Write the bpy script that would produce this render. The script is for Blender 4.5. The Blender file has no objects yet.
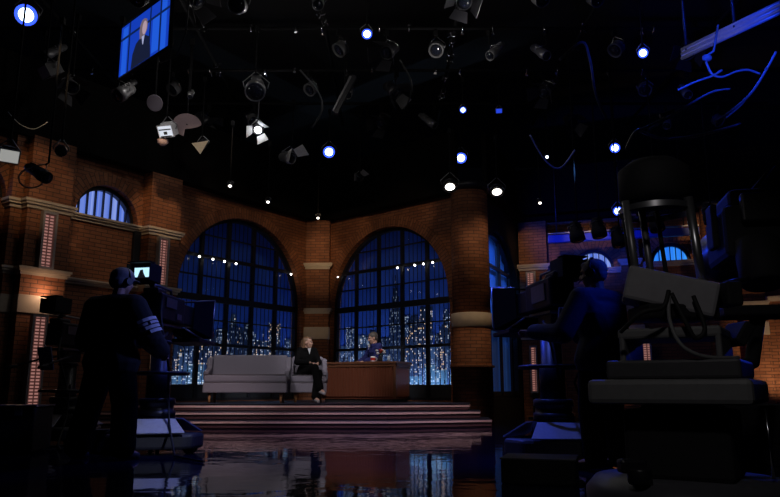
import bpy, bmesh, math, random
from math import sin, cos, pi, radians as R, sqrt, atan, atan2, hypot
from mathutils import Vector as V, Matrix as M4
random.seed(7)
SC = bpy.context.scene
COL = SC.collection

# ------------------------------------------------------------------ camera
CAM_Z, FPX, HOR = .63, 710., 141.5
PITCH = atan(HOR/FPX)
def ray(u, v):
    x = (u-390)/FPX; y = (248.5-v)/FPX
    return V((x, cos(PITCH)-y*sin(PITCH), sin(PITCH)+y*cos(PITCH)))
def at(u, v, Y):                       # point on the sight line at depth Y
    r = ray(u, v); r = r*(Y/r.y); return V((r.x, r.y, r.z+CAM_Z))
def lvl(u, v, z):                      # point on the sight line at height z
    r = ray(u, v); t = (z-CAM_Z)/r.z; return V((r.x*t, r.y*t, z))
cd = bpy.data.cameras.new('camera'); cam = bpy.data.objects.new('camera', cd); COL.objects.link(cam)
cam.location = (0, 0, CAM_Z); cam.rotation_euler = (pi/2+PITCH, 0, 0)
cd.sensor_width = 36; cd.lens = FPX/780*36; cd.clip_end = 200
SC.camera = cam
SC.view_settings.view_transform = 'Standard'; SC.view_settings.look = 'None'
SC.view_settings.exposure = 0; SC.view_settings.gamma = 1; SC.view_settings.use_curve_mapping = False
w = bpy.data.worlds.new('world'); SC.world = w; w.use_nodes = True
w.node_tree.nodes['Background'].inputs[0].default_value = (.25, .3, .6, 1)
w.node_tree.nodes['Background'].inputs[1].default_value = .0012
try:
    SC.cycles.use_denoising = True; SC.cycles.sample_clamp_indirect = 3.0
    SC.cycles.max_bounces = 6; SC.cycles.transparent_max_bounces = 12
    SC.cycles.caustics_reflective = False; SC.cycles.caustics_refractive = False
except Exception: pass

# --------------------------------------------------------------- materials
def nt(name):
    m = bpy.data.materials.new(name); m.use_nodes = True
    t = m.node_tree; return m, t, t.nodes, t.links, t.nodes['Principled BSDF']
def lin(c):
    return tuple(((x/255)/12.92 if x/255 <= .04045 else ((x/255+.055)/1.055)**2.4) for x in c)
MATS = {}
def mat(name, col, rough=.6, metal=0., noise=.15, nscale=30., bump=0., spec=.5):
    if name in MATS: return MATS[name]
    m, t, n, l, b = nt(name)
    b.inputs['Roughness'].default_value = rough; b.inputs['Metallic'].default_value = metal
    b.inputs['Specular IOR Level'].default_value = spec
    tc = n.new('ShaderNodeTexCoord'); nz = n.new('ShaderNodeTexNoise'); nz.inputs['Scale'].default_value = nscale
    nz.inputs['Detail'].default_value = 3
    l.new(tc.outputs['Object'], nz.inputs['Vector'])
    mx = n.new('ShaderNodeMix'); mx.data_type = 'RGBA'
    mx.inputs[6].default_value = (*[x*(1-noise) for x in col], 1); mx.inputs[7].default_value = (*[min(1, x*(1+noise)) for x in col], 1)
    l.new(nz.outputs['Fac'], mx.inputs[0]); l.new(mx.outputs[2], b.inputs['Base Color'])
    if bump:
        bp = n.new('ShaderNodeBump'); bp.inputs['Strength'].default_value = bump; bp.inputs['Distance'].default_value = .01
        l.new(nz.outputs['Fac'], bp.inputs['Height']); l.new(bp.outputs[0], b.inputs['Normal'])
    MATS[name] = m; return m
def emit(name, col, s, rim=None):
    if name in MATS: return MATS[name]
    m, t, n, l, b = nt(name)
    b.inputs['Base Color'].default_value = (.02, .02, .02, 1)
    b.inputs['Emission Color'].default_value = (*col, 1); b.inputs['Emission Strength'].default_value = s
    MATS[name] = m; return m
def coords(n, l, mode, r=1.):
    tc = n.new('ShaderNodeTexCoord'); sp = n.new('ShaderNodeSeparateXYZ'); l.new(tc.outputs['Object'], sp.inputs[0])
    cb = n.new('ShaderNodeCombineXYZ')
    def math_(op, a, b_=None):
        q = n.new('ShaderNodeMath'); q.operation = op
        for i, s in enumerate((a, b_)):
            if s is None: continue
            if isinstance(s, (int, float)): q.inputs[i].default_value = s
            else: l.new(s, q.inputs[i])
        return q.outputs[0]
    if mode == 'flat':
        l.new(math_('ADD', sp.outputs[0], sp.outputs[1]), cb.inputs[0]); l.new(sp.outputs[2], cb.inputs[1])
    elif mode == 'round':
        l.new(math_('MULTIPLY', math_('ARCTAN2', sp.outputs[1], sp.outputs[0]), r), cb.inputs[0]); l.new(sp.outputs[2], cb.inputs[1])
    else:                              # radial bricks round an arch
        a = math_('MULTIPLY', math_('ARCTAN2', sp.outputs[2], sp.outputs[0]), r)
        d = math_('SQRT', math_('ADD', math_('MULTIPLY', sp.outputs[0], sp.outputs[0]), math_('MULTIPLY', sp.outputs[2], sp.outputs[2])))
        l.new(math_('ADD', d, sp.outputs[1]), cb.inputs[0]); l.new(a, cb.inputs[1])
    return tc, cb
def brick(name, mode='flat', r=1., c1=(.36, .135, .06), c2=(.25, .085, .035), rough=.75):
    if name in MATS: return MATS[name]
    m, t, n, l, b = nt(name); tc, cb = coords(n, l, mode, r)
    bt = n.new('ShaderNodeTexBrick'); l.new(cb.outputs[0], bt.inputs['Vector'])
    bt.inputs['Scale'].default_value = 1; bt.inputs['Brick Width'].default_value = .22; bt.inputs['Row Height'].default_value = .068
    bt.inputs['Mortar Size'].default_value = .007; bt.inputs['Mortar Smooth'].default_value = .3
    bt.inputs['Color1'].default_value = (*c1, 1); bt.inputs['Color2'].default_value = (*c2, 1); bt.inputs['Mortar'].default_value = (.10, .05, .03, 1)
    nz = n.new('ShaderNodeTexNoise'); nz.inputs['Scale'].default_value = 3.; nz.inputs['Detail'].default_value = 5; l.new(tc.outputs['Object'], nz.inputs['Vector'])
    rp = n.new('ShaderNodeMapRange'); rp.inputs[3].default_value = .55; rp.inputs[4].default_value = 1.35; l.new(nz.outputs['Fac'], rp.inputs[0])
    mx = n.new('ShaderNodeMix'); mx.data_type = 'RGBA'; mx.blend_type = 'MULTIPLY'; mx.inputs[0].default_value = 1
    l.new(bt.outputs['Color'], mx.inputs[6]); l.new(rp.outputs[0], mx.inputs[7]); l.new(mx.outputs[2], b.inputs['Base Color'])
    b.inputs['Roughness'].default_value = rough
    bp = n.new('ShaderNodeBump'); bp.inputs['Strength'].default_value = 1. if mode == 'round' else .8; bp.inputs['Distance'].default_value = .03 if mode == 'round' else .02; bp.invert = True
    ad = n.new('ShaderNodeMath'); ad.operation = 'ADD'; l.new(bt.outputs['Fac'], ad.inputs[0]); l.new(nz.outputs['Fac'], ad.inputs[1])
    l.new(ad.outputs[0], bp.inputs['Height']); l.new(bp.outputs[0], b.inputs['Normal'])
    MATS[name] = m; return m
def floor_mat():
    m, t, n, l, b = nt('polished_floor')
    tc = n.new('ShaderNodeTexCoord')
    nz = n.new('ShaderNodeTexNoise'); nz.inputs['Scale'].default_value = 1.3; nz.inputs['Detail'].default_value = 4
    l.new(tc.outputs['Object'], nz.inputs['Vector'])
    rr = n.new('ShaderNodeMapRange'); rr.inputs[3].default_value = .02; rr.inputs[4].default_value = .075; l.new(nz.outputs['Fac'], rr.inputs[0])
    l.new(rr.outputs[0], b.inputs['Roughness'])
    b.inputs['Base Color'].default_value = (.011, .012, .04, 1)
    b.inputs['IOR'].default_value = 1.5; b.inputs['Specular IOR Level'].default_value = .5
    n2 = n.new('ShaderNodeTexNoise'); n2.inputs['Scale'].default_value = 3.2; n2.inputs['Detail'].default_value = 2; l.new(tc.outputs['Object'], n2.inputs['Vector'])
    bp = n.new('ShaderNodeBump'); bp.inputs['Strength'].default_value = .07; bp.inputs['Distance'].default_value = .05
    l.new(n2.outputs['Fac'], bp.inputs['Height']); l.new(bp.outputs[0], b.inputs['Normal'])
    return m
def led_mat(name, base, dot, s):
    m, t, n, l, b = nt(name); tc, cb = coords(n, l, 'flat')
    bt = n.new('ShaderNodeTexBrick'); l.new(cb.outputs[0], bt.inputs['Vector']); bt.offset = 0
    bt.inputs['Scale'].default_value = 1; bt.inputs['Brick Width'].default_value = .082; bt.inputs['Row Height'].default_value = .05
    bt.inputs['Mortar Size'].default_value = .017; bt.inputs['Mortar Smooth'].default_value = .6
    bt.inputs['Color1'].default_value = (*dot, 1); bt.inputs['Color2'].default_value = (*dot, 1); bt.inputs['Mortar'].default_value = (*base, 1)
    b.inputs['Base Color'].default_value = (.05, .03, .03, 1)
    l.new(bt.outputs['Color'], b.inputs['Emission Color']); b.inputs['Emission Strength'].default_value = s
    return m
def fold_glow_mat(name, a, c, s, scale):  # light and shade of the drape folds put into the emission colour
    m, t, n, l, b = nt(name); tc, cb = coords(n, l, 'flat')
    sp = n.new('ShaderNodeSeparateXYZ'); l.new(cb.outputs[0], sp.inputs[0]); c2 = n.new('ShaderNodeCombineXYZ'); l.new(sp.outputs[0], c2.inputs[0])
    nz = n.new('ShaderNodeTexNoise'); nz.inputs['Scale'].default_value = scale; nz.inputs['Detail'].default_value = 1.5; l.new(c2.outputs[0], nz.inputs['Vector'])
    rp = n.new('ShaderNodeMapRange'); rp.inputs[1].default_value = .35; rp.inputs[2].default_value = .65; l.new(nz.outputs['Fac'], rp.inputs[0])
    mx = n.new('ShaderNodeMix'); mx.data_type = 'RGBA'; mx.inputs[6].default_value = (*a, 1); mx.inputs[7].default_value = (*c, 1)
    l.new(rp.outputs[0], mx.inputs[0]); l.new(mx.outputs[2], b.inputs['Emission Color']); b.inputs['Emission Strength'].default_value = s
    b.inputs['Base Color'].default_value = (.02, .03, .08, 1)
    return m
def glass_mat():
    m, t, n, l, b = nt('window_glass'); n.remove(b)
    tr = n.new('ShaderNodeBsdfTransparent'); gl = n.new('ShaderNodeBsdfGlossy'); gl.inputs['Roughness'].default_value = .03
    fr = n.new('ShaderNodeFresnel'); fr.inputs[0].default_value = 1.3
    mx = n.new('ShaderNodeMixShader'); l.new(fr.outputs[0], mx.inputs[0]); l.new(tr.outputs[0], mx.inputs[1]); l.new(gl.outputs[0], mx.inputs[2])
    l.new(mx.outputs[0], n['Material Output'].inputs[0]); return m
def city_mat(name, wall, lamp, share, bw, rh, s):
    """painted facade of the backdrop: dark blue wall, some windows lit"""
    m, t, n, l, b = nt(name); tc, cb = coords(n, l, 'flat')
    bt = n.new('ShaderNodeTexBrick'); l.new(cb.outputs[0], bt.inputs['Vector']); bt.offset = 0
    bt.inputs['Scale'].default_value = 1; bt.inputs['Brick Width'].default_value = bw; bt.inputs['Row Height'].default_value = rh
    bt.inputs['Mortar Size'].default_value = rh*.22; bt.inputs['Mortar Smooth'].default_value = .2
    bt.inputs['Color1'].default_value = (1, 1, 1, 1); bt.inputs['Color2'].default_value = (1, 1, 1, 1); bt.inputs['Mortar'].default_value = (0, 0, 0, 1)
    sp = n.new('ShaderNodeVectorMath'); sp.operation = 'DIVIDE'; sp.inputs[1].default_value = (bw, rh, 1); l.new(cb.outputs[0], sp.inputs[0])
    fl = n.new('ShaderNodeVectorMath'); fl.operation = 'FLOOR'; l.new(sp.outputs[0], fl.inputs[0])
    wn = n.new('ShaderNodeTexWhiteNoise'); wn.noise_dimensions = '2D'; l.new(fl.outputs[0], wn.inputs['Vector'])
    gt = n.new('ShaderNodeMath'); gt.operation = 'GREATER_THAN'; gt.inputs[1].default_value = 1-share; l.new(wn.outputs['Value'], gt.inputs[0])
    mu = n.new('ShaderNodeMath'); mu.operation = 'MULTIPLY'; l.new(gt.outputs[0], mu.inputs[0]); l.new(bt.outputs['Color'], mu.inputs[1])
    m2 = n.new('ShaderNodeMath'); m2.operation = 'MULTIPLY'; m2.inputs[1].default_value = s; l.new(mu.outputs[0], m2.inputs[0])
    hs = n.new('ShaderNodeMix'); hs.data_type = 'RGBA'; hs.inputs[6].default_value = (*lamp, 1); hs.inputs[7].default_value = (.55, .72, 1., 1)
    g2 = n.new('ShaderNodeSeparateColor'); l.new(wn.outputs['Color'], g2.inputs[0]); l.new(g2.outputs[1], hs.inputs[0])
    l.new(hs.outputs[2], b.inputs['Emission Color']); l.new(m2.outputs[0], b.inputs['Emission Strength'])
    b.inputs['Base Color'].default_value = (*wall, 1); b.inputs['Roughness'].default_value = .9
    return m

BR = brick('brick'); BRA = lambda r: brick('arch_brick_%d' % int(r*100), 'arch', r)
STONE = mat('stone', (.58, .49, .39), .7, nscale=8, bump=.2)
STEEL_BLK = mat('black_steel', (.012, .013, .018), .45)
BLACK = mat('matte_black', (.010, .010, .012), .8)
HANG = mat('hanger_black', (.006, .006, .007), .85, spec=.15)
SEMI = mat('black_plastic', (.018, .018, .022), .38)
RUBBER = mat('rubber', (.012, .012, .012), .7)
GREYM = mat('grey_metal', (.22, .22, .23), .4, .6)
DGREY = mat('dark_grey_paint', (.07, .07, .075), .5)
MGREY = mat('mid_grey_paint', (.19, .19, .19), .55)
ALU = mat('aluminium', (.5, .5, .52), .3, .9)
CHROME = mat('chrome', (.7, .7, .72), .18, 1.)
WHITE = mat('white_paint', (.75, .75, .77), .5)
CREAM = mat('cream_metal', (.75, .6, .42), .5)
PINK = mat('dusty_pink_fabric', (.33, .24, .25), .8)
SOFA = mat('grey_upholstery', (.215, .195, .24), .85, noise=.1, nscale=90, bump=.15)
SOFAD = mat('grey_piping', (.15, .13, .15), .85)
OAK = mat('oak', (.52, .25, .10), .45, nscale=12)
SKIN = mat('skin', (.55, .32, .24), .5, noise=.05)
CLOTH_B = mat('black_cloth', (.004, .004, .0045), .9, nscale=60, spec=.1)
CLOTH_N = mat('navy_suit', (.03, .035, .15), .85, nscale=60, spec=.15)
CLOTH_G = mat('charcoal_cloth', (.03, .03, .035), .9, nscale=60)
SHIRT = mat('white_cloth', (.7, .7, .72), .8)
HAIR_L = mat('light_brown_hair', (.21, .115, .06), .5, noise=.4, nscale=60)
HAIR_G = mat('greying_hair', (.10, .085, .075), .6, noise=.5, nscale=70)
HAIR_W = mat('grey_hair', (.28, .28, .3), .7, noise=.3, nscale=70)
CAPM = mat('grey_cap_cloth', (.16, .16, .19), .8)
LENSD = mat('dark_lens', (.01, .012, .02), .08)
RED = mat('red_enamel', (.5, .03, .02), .4)
STAGE_TOP = mat('stage_paint', (.035, .04, .07), .35)
RISER = mat('riser_metal', (.34, .17, .17), .38, .2, noise=.4, nscale=5)
NOSE = mat('nosing_sheen', (.85, .58, .58), .3, .2, noise=.25, nscale=6)  # pink of light reflected on the steps put into the colour
WHITE_L = emit('white_lamp', (1, .97, .92), 14)
BLUE_C = emit('blue_lamp_core', (.55, .72, 1), 9)
BLUE_R = emit('blue_lamp_halo', (.03, .08, 1), 2.2)  # blue halo round the lamps built as a glowing ring
DOT_L = emit('small_white_glint', (1, .97, .95), 6)
LED = led_mat('pink_led', (.10, .035, .03), (.80, .36, .31), .42)
GLASS = glass_mat()

def wood(name, c1, c2, ridge):
    m, t, n, l, b = nt(name); tc, cb = coords(n, l, 'flat')
    mp = n.new('ShaderNodeMapping'); mp.inputs['Scale'].default_value = (25, 1.2, 1); l.new(cb.outputs[0], mp.inputs[0])
    nz = n.new('ShaderNodeTexNoise'); nz.inputs['Scale'].default_value = 1.5; nz.inputs['Detail'].default_value = 6; l.new(mp.outputs[0], nz.inputs['Vector'])
    mx = n.new('ShaderNodeMix'); mx.data_type = 'RGBA'; mx.inputs[6].default_value = (*c1, 1); mx.inputs[7].default_value = (*c2, 1)
    l.new(nz.outputs['Fac'], mx.inputs[0]); l.new(mx.outputs[2], b.inputs['Base Color']); b.inputs['Roughness'].default_value = .35
    return m
WOOD = wood('red_brown_wood', (.115, .034, .018), (.23, .072, .038), 0)
WOODT = wood('dark_top_wood', (.10, .04, .02), (.20, .08, .04), 0)

# ----------------------------------------------------------------- meshes
class MB:
    def __init__(s): s.b = bmesh.new(); s.mats = []; s.mi = 0
    def m(s, mt):
        if mt not in s.mats: s.mats.append(mt)
        s.mi = s.mats.index(mt); return s
    def _f(s, vs, smooth=False):
        try:
            f = s.b.faces.new(vs); f.material_index = s.mi; f.smooth = smooth; return f
        except ValueError: return None
    def box(s, c, d, rot=None, taper=1.):
        c = V(c); hx, hy, hz = d[0]/2, d[1]/2, d[2]/2; vs = []
        for z in (-1, 1):
            for x, y in ((-1, -1), (1, -1), (1, 1), (-1, 1)):
                k = taper if z > 0 else 1
                p = V((x*hx*k, y*hy*k, z*hz)); p = rot @ p if rot is not None else p; vs.append(s.b.verts.new(c+p))
        for f in ((3, 2, 1, 0), (4, 5, 6, 7), (0, 1, 5, 4), (1, 2, 6, 5), (2, 3, 7, 6), (3, 0, 4, 7)): s._f([vs[i] for i in f])
        return s
    def poly(s, pts, smooth=False): s._f([s.b.verts.new(V(p)) for p in pts], smooth); return s
    def prism(s, pts, d):                # polygon pts (3d) extruded by vector d
        d = V(d); a = [s.b.verts.new(V(p)) for p in pts]; b_ = [s.b.verts.new(V(p)+d) for p in pts]; n = len(pts)
        s._f(a[::-1]); s._f(b_)
        for i in range(n): s._f([a[i], a[(i+1) % n], b_[(i+1) % n], b_[i]])
        return s
    def tube(s, pts, r, k=8, cap=True, smooth=True):
        pts = [V(p) for p in pts]; n = len(pts); rr = r if isinstance(r, (list, tuple)) else [r]*n; rings = []; up = None
        for i, p in enumerate(pts):
            t = (pts[min(i+1, n-1)]-pts[max(i-1, 0)]).normalized()
            if up is None: up = V((0, 0, 1)) if abs(t.z) < .9 else V((1, 0, 0))
            a = t.cross(up)
            if a.length < 1e-4: a = t.cross(V((0, 1, 0)))
            a.normalize(); b_ = a.cross(t).normalized(); up = b_
            rings.append([s.b.verts.new(p+a*cos(2*pi*j/k)*rr[i]+b_*sin(2*pi*j/k)*rr[i]) for j in range(k)])
        for i in range(n-1):
            for j in range(k): s._f([rings[i][j], rings[i][(j+1) % k], rings[i+1][(j+1) % k], rings[i+1][j]], smooth)
        if cap: s._f(rings[0][::-1]); s._f(rings[-1])
        return s
    def lathe(s, prof, o=(0, 0, 0), axis=(0, 0, 1), k=20, smooth=True, cap=True):   # prof: (radius, height)
        o = V(o); ax = V(axis).normalized(); q = V((0, 0, 1)).rotation_difference(ax).to_matrix(); rings = []
        for r, h in prof: rings.append([s.b.verts.new(o+q @ V((r*cos(2*pi*j/k), r*sin(2*pi*j/k), h))) for j in range(k)])
        for i in range(len(prof)-1):
            for j in range(k): s._f([rings[i][j], rings[i][(j+1) % k], rings[i+1][(j+1) % k], rings[i+1][j]], smooth)
        if cap: s._f(rings[0][::-1]); s._f(rings[-1])
        return s
    def ball(s, c, r, sc=(1, 1, 1), k=14, rot=None):
        c = V(c); n = k//2; rows = []
        def P(x, y, z):
            p = V((x*r*sc[0], y*r*sc[1], z*r*sc[2])); p = rot @ p if rot is not None else p; return s.b.verts.new(c+p)
        t = P(0, 0, 1); bt = P(0, 0, -1)
        for i in range(1, n):
            th = pi*i/n; rows.append([P(sin(th)*cos(2*pi*j/k), sin(th)*sin(2*pi*j/k), cos(th)) for j in range(k)])
        for j in range(k):
            s._f([t, rows[0][j], rows[0][(j+1) % k]], True); s._f([rows[-1][(j+1) % k], rows[-1][j], bt], True)
            for i in range(n-2): s._f([rows[i][j], rows[i+1][j], rows[i+1][(j+1) % k], rows[i][(j+1) % k]], True)
        return s
    def torus(s, c, Rr, r, axis=(0, 0, 1), k=32, kk=8, a0=0, a1=2*pi, sc=(1, 1)):
        q = V((0, 0, 1)).rotation_difference(V(axis).normalized()).to_matrix(); full = abs(a1-a0-2*pi) < 1e-6
        pts = [V(c)+q @ V((Rr*cos(a0+(a1-a0)*i/k)*sc[0], Rr*sin(a0+(a1-a0)*i/k)*sc[1], 0)) for i in range(k+1)]
        return s.tube(pts, r, kk, cap=not full)
    def build(s, name, mt=None, parent=None, bevel=0, loc=None, weld=False):
        if weld: bmesh.ops.remove_doubles(s.b, verts=s.b.verts, dist=1e-5)
        me = bpy.data.meshes.new(name)
        if mt is not None and not s.mats: s.mats = [mt]
        bmesh.ops.recalc_face_normals(s.b, faces=s.b.faces)
        s.b.to_mesh(me); s.b.free()
        for x in s.mats: me.materials.append(x)
        o = bpy.data.objects.new(name, me); COL.objects.link(o)
        if parent is not None: o.parent = parent
        if loc is not None: o.location = loc
        if bevel:
            bv = o.modifiers.new('bevel', 'BEVEL'); bv.width = bevel; bv.segments = 2; bv.limit_method = 'ANGLE'; bv.angle_limit = R(40)
        return o
def empty(name, loc=(0, 0, 0), rz=0., label=None, cat=None, group=None, kind=None):
    o = bpy.data.objects.new(name, None); COL.objects.link(o); o.location = loc; o.rotation_euler = (0, 0, rz); o.empty_display_size = .1
    return tag(o, label, cat, group, kind)
def tag(o, label=None, cat=None, group=None, kind=None):
    for k, v in (('label', label), ('category', cat), ('group', group), ('kind', kind)):
        if v: o[k] = v
    return o
def kids(o): return [c for c in bpy.data.objects if c.parent == o]
def copy_tree(o, parent=None):
    c = o.copy(); COL.objects.link(c); c.parent = parent
    for k in kids(o): copy_tree(k, c)
    return c
def struct(o, label=None):
    o['kind'] = 'structure'
    if label: o['label'] = label
    return o
def basis(d, up=(0, 0, 1)):            # matrix whose +y is d
    d = V(d).normalized(); x = d.cross(V(up))
    if x.length < 1e-3: x = V((1, 0, 0))
    x.normalize(); z = x.cross(d); return M4((x, d, z)).transposed()
def smooth(pts, n=6):                  # rounded path through the given points
    pts = [V(p) for p in pts]; o = []; k = len(pts)
    for i in range(k-1):
        p0, p1, p2, p3 = pts[max(i-1, 0)], pts[i], pts[i+1], pts[min(i+2, k-1)]
        for s in range(n):
            x = s/n; o.append(.5*((2*p1)+(p2-p0)*x+(2*p0-5*p1+4*p2-p3)*x*x+(3*p1-p0-3*p2+p3)*x**3))
    return o+[pts[-1]]
def arcpts(cx, cz, r, a0, a1, n): return [(cx+r*cos(a0+(a1-a0)*i/n), cz+r*sin(a0+(a1-a0)*i/n)) for i in range(n+1)]
def bake(o, voxel, smooth=4):          # union of overlapping volumes -> one continuous skin
    rm = o.modifiers.new('r', 'REMESH'); rm.mode = 'VOXEL'; rm.voxel_size = voxel; rm.use_smooth_shade = True
    sm = o.modifiers.new('s', 'SMOOTH'); sm.iterations = smooth; sm.factor = .5
    dg = bpy.context.evaluated_depsgraph_get(); dg.update()
    me = bpy.data.meshes.new_from_object(o.evaluated_get(dg)); old = o.data; mts = list(old.materials)
    o.modifiers.clear(); o.data = me
    if not me.materials:
        for x in mts: me.materials.append(x)
    bpy.data.meshes.remove(old); return o

# =================================================================== SET
CP = V((-1.7, 16.9)); 
WALLS = {'L': (CP, V((.574, .819))), 'R': (CP, V((.743, -.669))), 'T': (V((2., 14.3)), V((1.15, 2.7))), 'F': (V((3.15, 17.)), V((4.2, -1.5)))}
def frame(k, x=0., z=0.):              # world place and heading of a point on a wall line
    P, d = WALLS[k]; d = d.normalized(); return (P.x+d.x*x, P.y+d.y*x, z), atan2(d.y, d.x)
def place(o, k, x=0., z=0.):
    l, a = frame(k, x, z); o.location = l; o.rotation_euler = (0, 0, a); return o
def wall(name, k, x0, x1, z0, z1, ops, mt, jd=.3):
    m = MB().m(mt); q = lambda *p: m.poly(p)
    xs = x0
    for cx, r, sp, base, lo in sorted(ops):
        a = max(cx-r, lo); b = cx+r
        if a > xs+1e-4: q((xs, 0, z0), (a, 0, z0), (a, 0, z1), (xs, 0, z1))
        if base > z0: q((a, 0, z0), (b, 0, z0), (b, 0, base), (a, 0, base)); q((a, 0, base), (b, 0, base), (b, jd, base), (a, jd, base))
        n = 40; pr = []
        for i in range(n+1):
            x = a+(b-a)*i/n if lo > cx-r else cx-r*cos(pi*i/n)
            pr.append((x, sp+sqrt(max(0, r*r-(x-cx)**2))))
        for (xa, za), (xb, zb) in zip(pr, pr[1:]):
            q((xa, 0, za), (xb, 0, zb), (xb, 0, z1), (xa, 0, z1)); q((xa, 0, za), (xb, 0, zb), (xb, jd, zb), (xa, jd, za))
        if sp > base:
            q((b, 0, base), (b, 0, sp), (b, jd, sp), (b, jd, base))
            if lo <= cx-r: q((a, 0, base), (a, 0, sp), (a, jd, sp), (a, jd, base))
        xs = b
    if x1 > xs: q((xs, 0, z0), (x1, 0, z0), (x1, 0, z1), (xs, 0, z1))
    q((x0, 0, z1), (x1, 0, z1), (x1, jd, z1), (x0, jd, z1)); q((x0, jd, z0), (x0, jd, z1), (x0, 0, z1), (x0, 0, z0)); q((x1, jd, z0), (x1, jd, z1), (x1, 0, z1), (x1, 0, z0))
    return struct(place(m.build(name, weld=True), k))
TOPZ = 4.6; SPR = 2.45; DECK = .40
A1 = (-2.4, 1.78, SPR, .42, -99); A2 = (2.17, 1.74, SPR, .42, -99); LU = (-5.75, .62, 3.57, 3.57, -99); LU0 = (-8.12, .60, 3.57, 3.57, -99)
AT = (1.0, 1.95, 2.05, .45, .12); F1 = (1.72, .47, 3.42, 3.42, -99); F2 = (3.42, .43, 3.5, 3.5, -99); F3 = (5.6, .5, 3.5, 3.5, -99)
wall('wall_left', 'L', -9.6, 0, 0, TOPZ, [A1, LU, LU0], BR)
wall('wall_right', 'R', 0, 4.05, 0, TOPZ, [A2], BR)
wall('wall_side', 'T', .12, 3.0, 0, TOPZ, [AT], mat('black_flat', (.006, .006, .007), .8))
wall('wall_back', 'F', 0, 7.2, 0, TOPZ, [F1, F2, F3], BR)
g = MB().box((0, 8, -.05), (26, 30, .1)).build('floor', floor_mat()); struct(g)
g = MB().box((0, 8, 8.05), (26, 30, .1)).build('ceiling', BLACK); struct(g)
TRIM = [0]
def trim(label=None):
    TRIM[0] += 1; o = empty('trim_%d' % TRIM[0]); struct(o, label); return o
def arch_ring(k, op, wd=.23):
    cx, r, sp, base, lo = op; m = MB().m(BRA(r)); n = 48
    a = arcpts(0, 0, r, pi, 0, n); b = arcpts(0, 0, r+wd, pi, 0, n)
    for i in range(n):
        if a[i][0]+cx < lo: continue
        for y0, y1, p, q_ in ((-.025, -.025, a, b),):
            m.poly([(p[i][0], y0, p[i][1]), (p[i+1][0], y0, p[i+1][1]), (q_[i+1][0], y0, q_[i+1][1]), (q_[i][0], y0, q_[i][1])])
        for p in (a, b): m.poly([(p[i][0], -.025, p[i][1]), (p[i+1][0], -.025, p[i+1][1]), (p[i+1][0], 0, p[i+1][1]), (p[i][0], 0, p[i][1])])
    TRIM[0] += 1
    o = m.build('trim_%d' % TRIM[0], weld=True); struct(o); place(o, k, cx, sp)
for k, op in (('L', A1), ('R', A2), ('L', LU), ('L', LU0), ('F', F1), ('F', F2), ('F', F3)): arch_ring(k, op)
# pilasters
def cornice(m, w, d, z0, z1, yb=0., ov=.05):
    h = z1-z0
    m.box((0, yb-(d+ov*.4)/2, z0+h*.2), (w+ov*.8, d+ov*.4, h*.4)); m.box((0, yb-(d+ov)/2, z0+h*.55), (w+2*ov, d+ov, h*.3)); m.box((0, yb-(d+ov*1.4)/2, z0+h*.85), (w+2.8*ov, d+ov*1.4, h*.3))
def pilaster(k, x, w, d, rot=None, loc=None, upper=True):
    t = trim(); 
    if loc: t.location = loc; t.rotation_euler = (0, 0, rot)
    else: place(t, k, x)
    MB().box((0, -d/2, 0.89), (w, d, 1.78)).box((0, -d/2, (2.06+TOPZ)/2), (w, d, TOPZ-2.06)).build('shaft', BR, t)
    MB().box((0, -(d+.02)/2, 1.92), (w+.04, d+.02, .28)).build('stone_band', STONE, t, bevel=.01)
    if upper: m = MB(); cornice(m, w, d, 3.42, 3.56); m.build('upper_cornice', STONE, t)
    m = MB(); cornice(m, w, d, 2.37, 2.49); m.build('lower_cornice', STONE, t)
    return t
pilaster('L', -4.7, .68, .25); pilaster('L', -6.98, .72, .35); pilaster('L', -7.42, .2, .18)
pilaster(None, 0, .62, .3, rot=R(-3), loc=(-1.72, 16.78, 0))
pilaster('F', .36, .66, .25); pilaster('F', 2.55, .4, .25); pilaster('F', 5.0, .45, .2)
def ledge(k, x0, x1, z0, z1, d=.07):
    t = trim(); place(t, k, (x0+x1)/2); m = MB(); cornice(m, x1-x0-.1, .02, z0, z1, 0, d); m.build('moulding', STONE, t)
ledge('L', -6.62, -5.04, 3.46, 3.57); ledge('L', -6.62, -5.04, 2.37, 2.46); ledge('L', -9.4, -7.8, 3.46, 3.57); ledge('L', -9.4, -7.8, 2.37, 2.46)
ledge('F', .7, 2.35, 3.3, 3.42); ledge('F', 2.75, 4.8, 3.38, 3.5); ledge('F', .7, 2.35, 2.5, 2.6); ledge('F', 2.75, 4.8, 2.5, 2.6); ledge('F', 5.2, 7.1, 3.38, 3.5); ledge('F', 5.2, 7.1, 2.5, 2.6)
# dark vertical recess strips either side of the lunette bay
for x in (-6.52, -5.14):
    t = trim(); place(t, 'L', x); MB().box((0, -.03, 2.97), (.14, .06, 1.0)).build('recess_post', STEEL_BLK, t)
# black header along the top of the set walls
for k, x0, x1 in (('L', -9.6, .1), ('R', -.1, 4.1), ('T', .1, 3.), ('F', 0, 7.2)):
    t = trim(); place(t, k, (x0+x1)/2); MB().box((0, -.03, TOPZ+.06), (x1-x0, .42, .12)).box((0, .05, TOPZ+.75), (x1-x0, .1, 1.3)).build('header', mat('header_paint', (.0025, .0022, .0022), .8, spec=.1), t)
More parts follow.
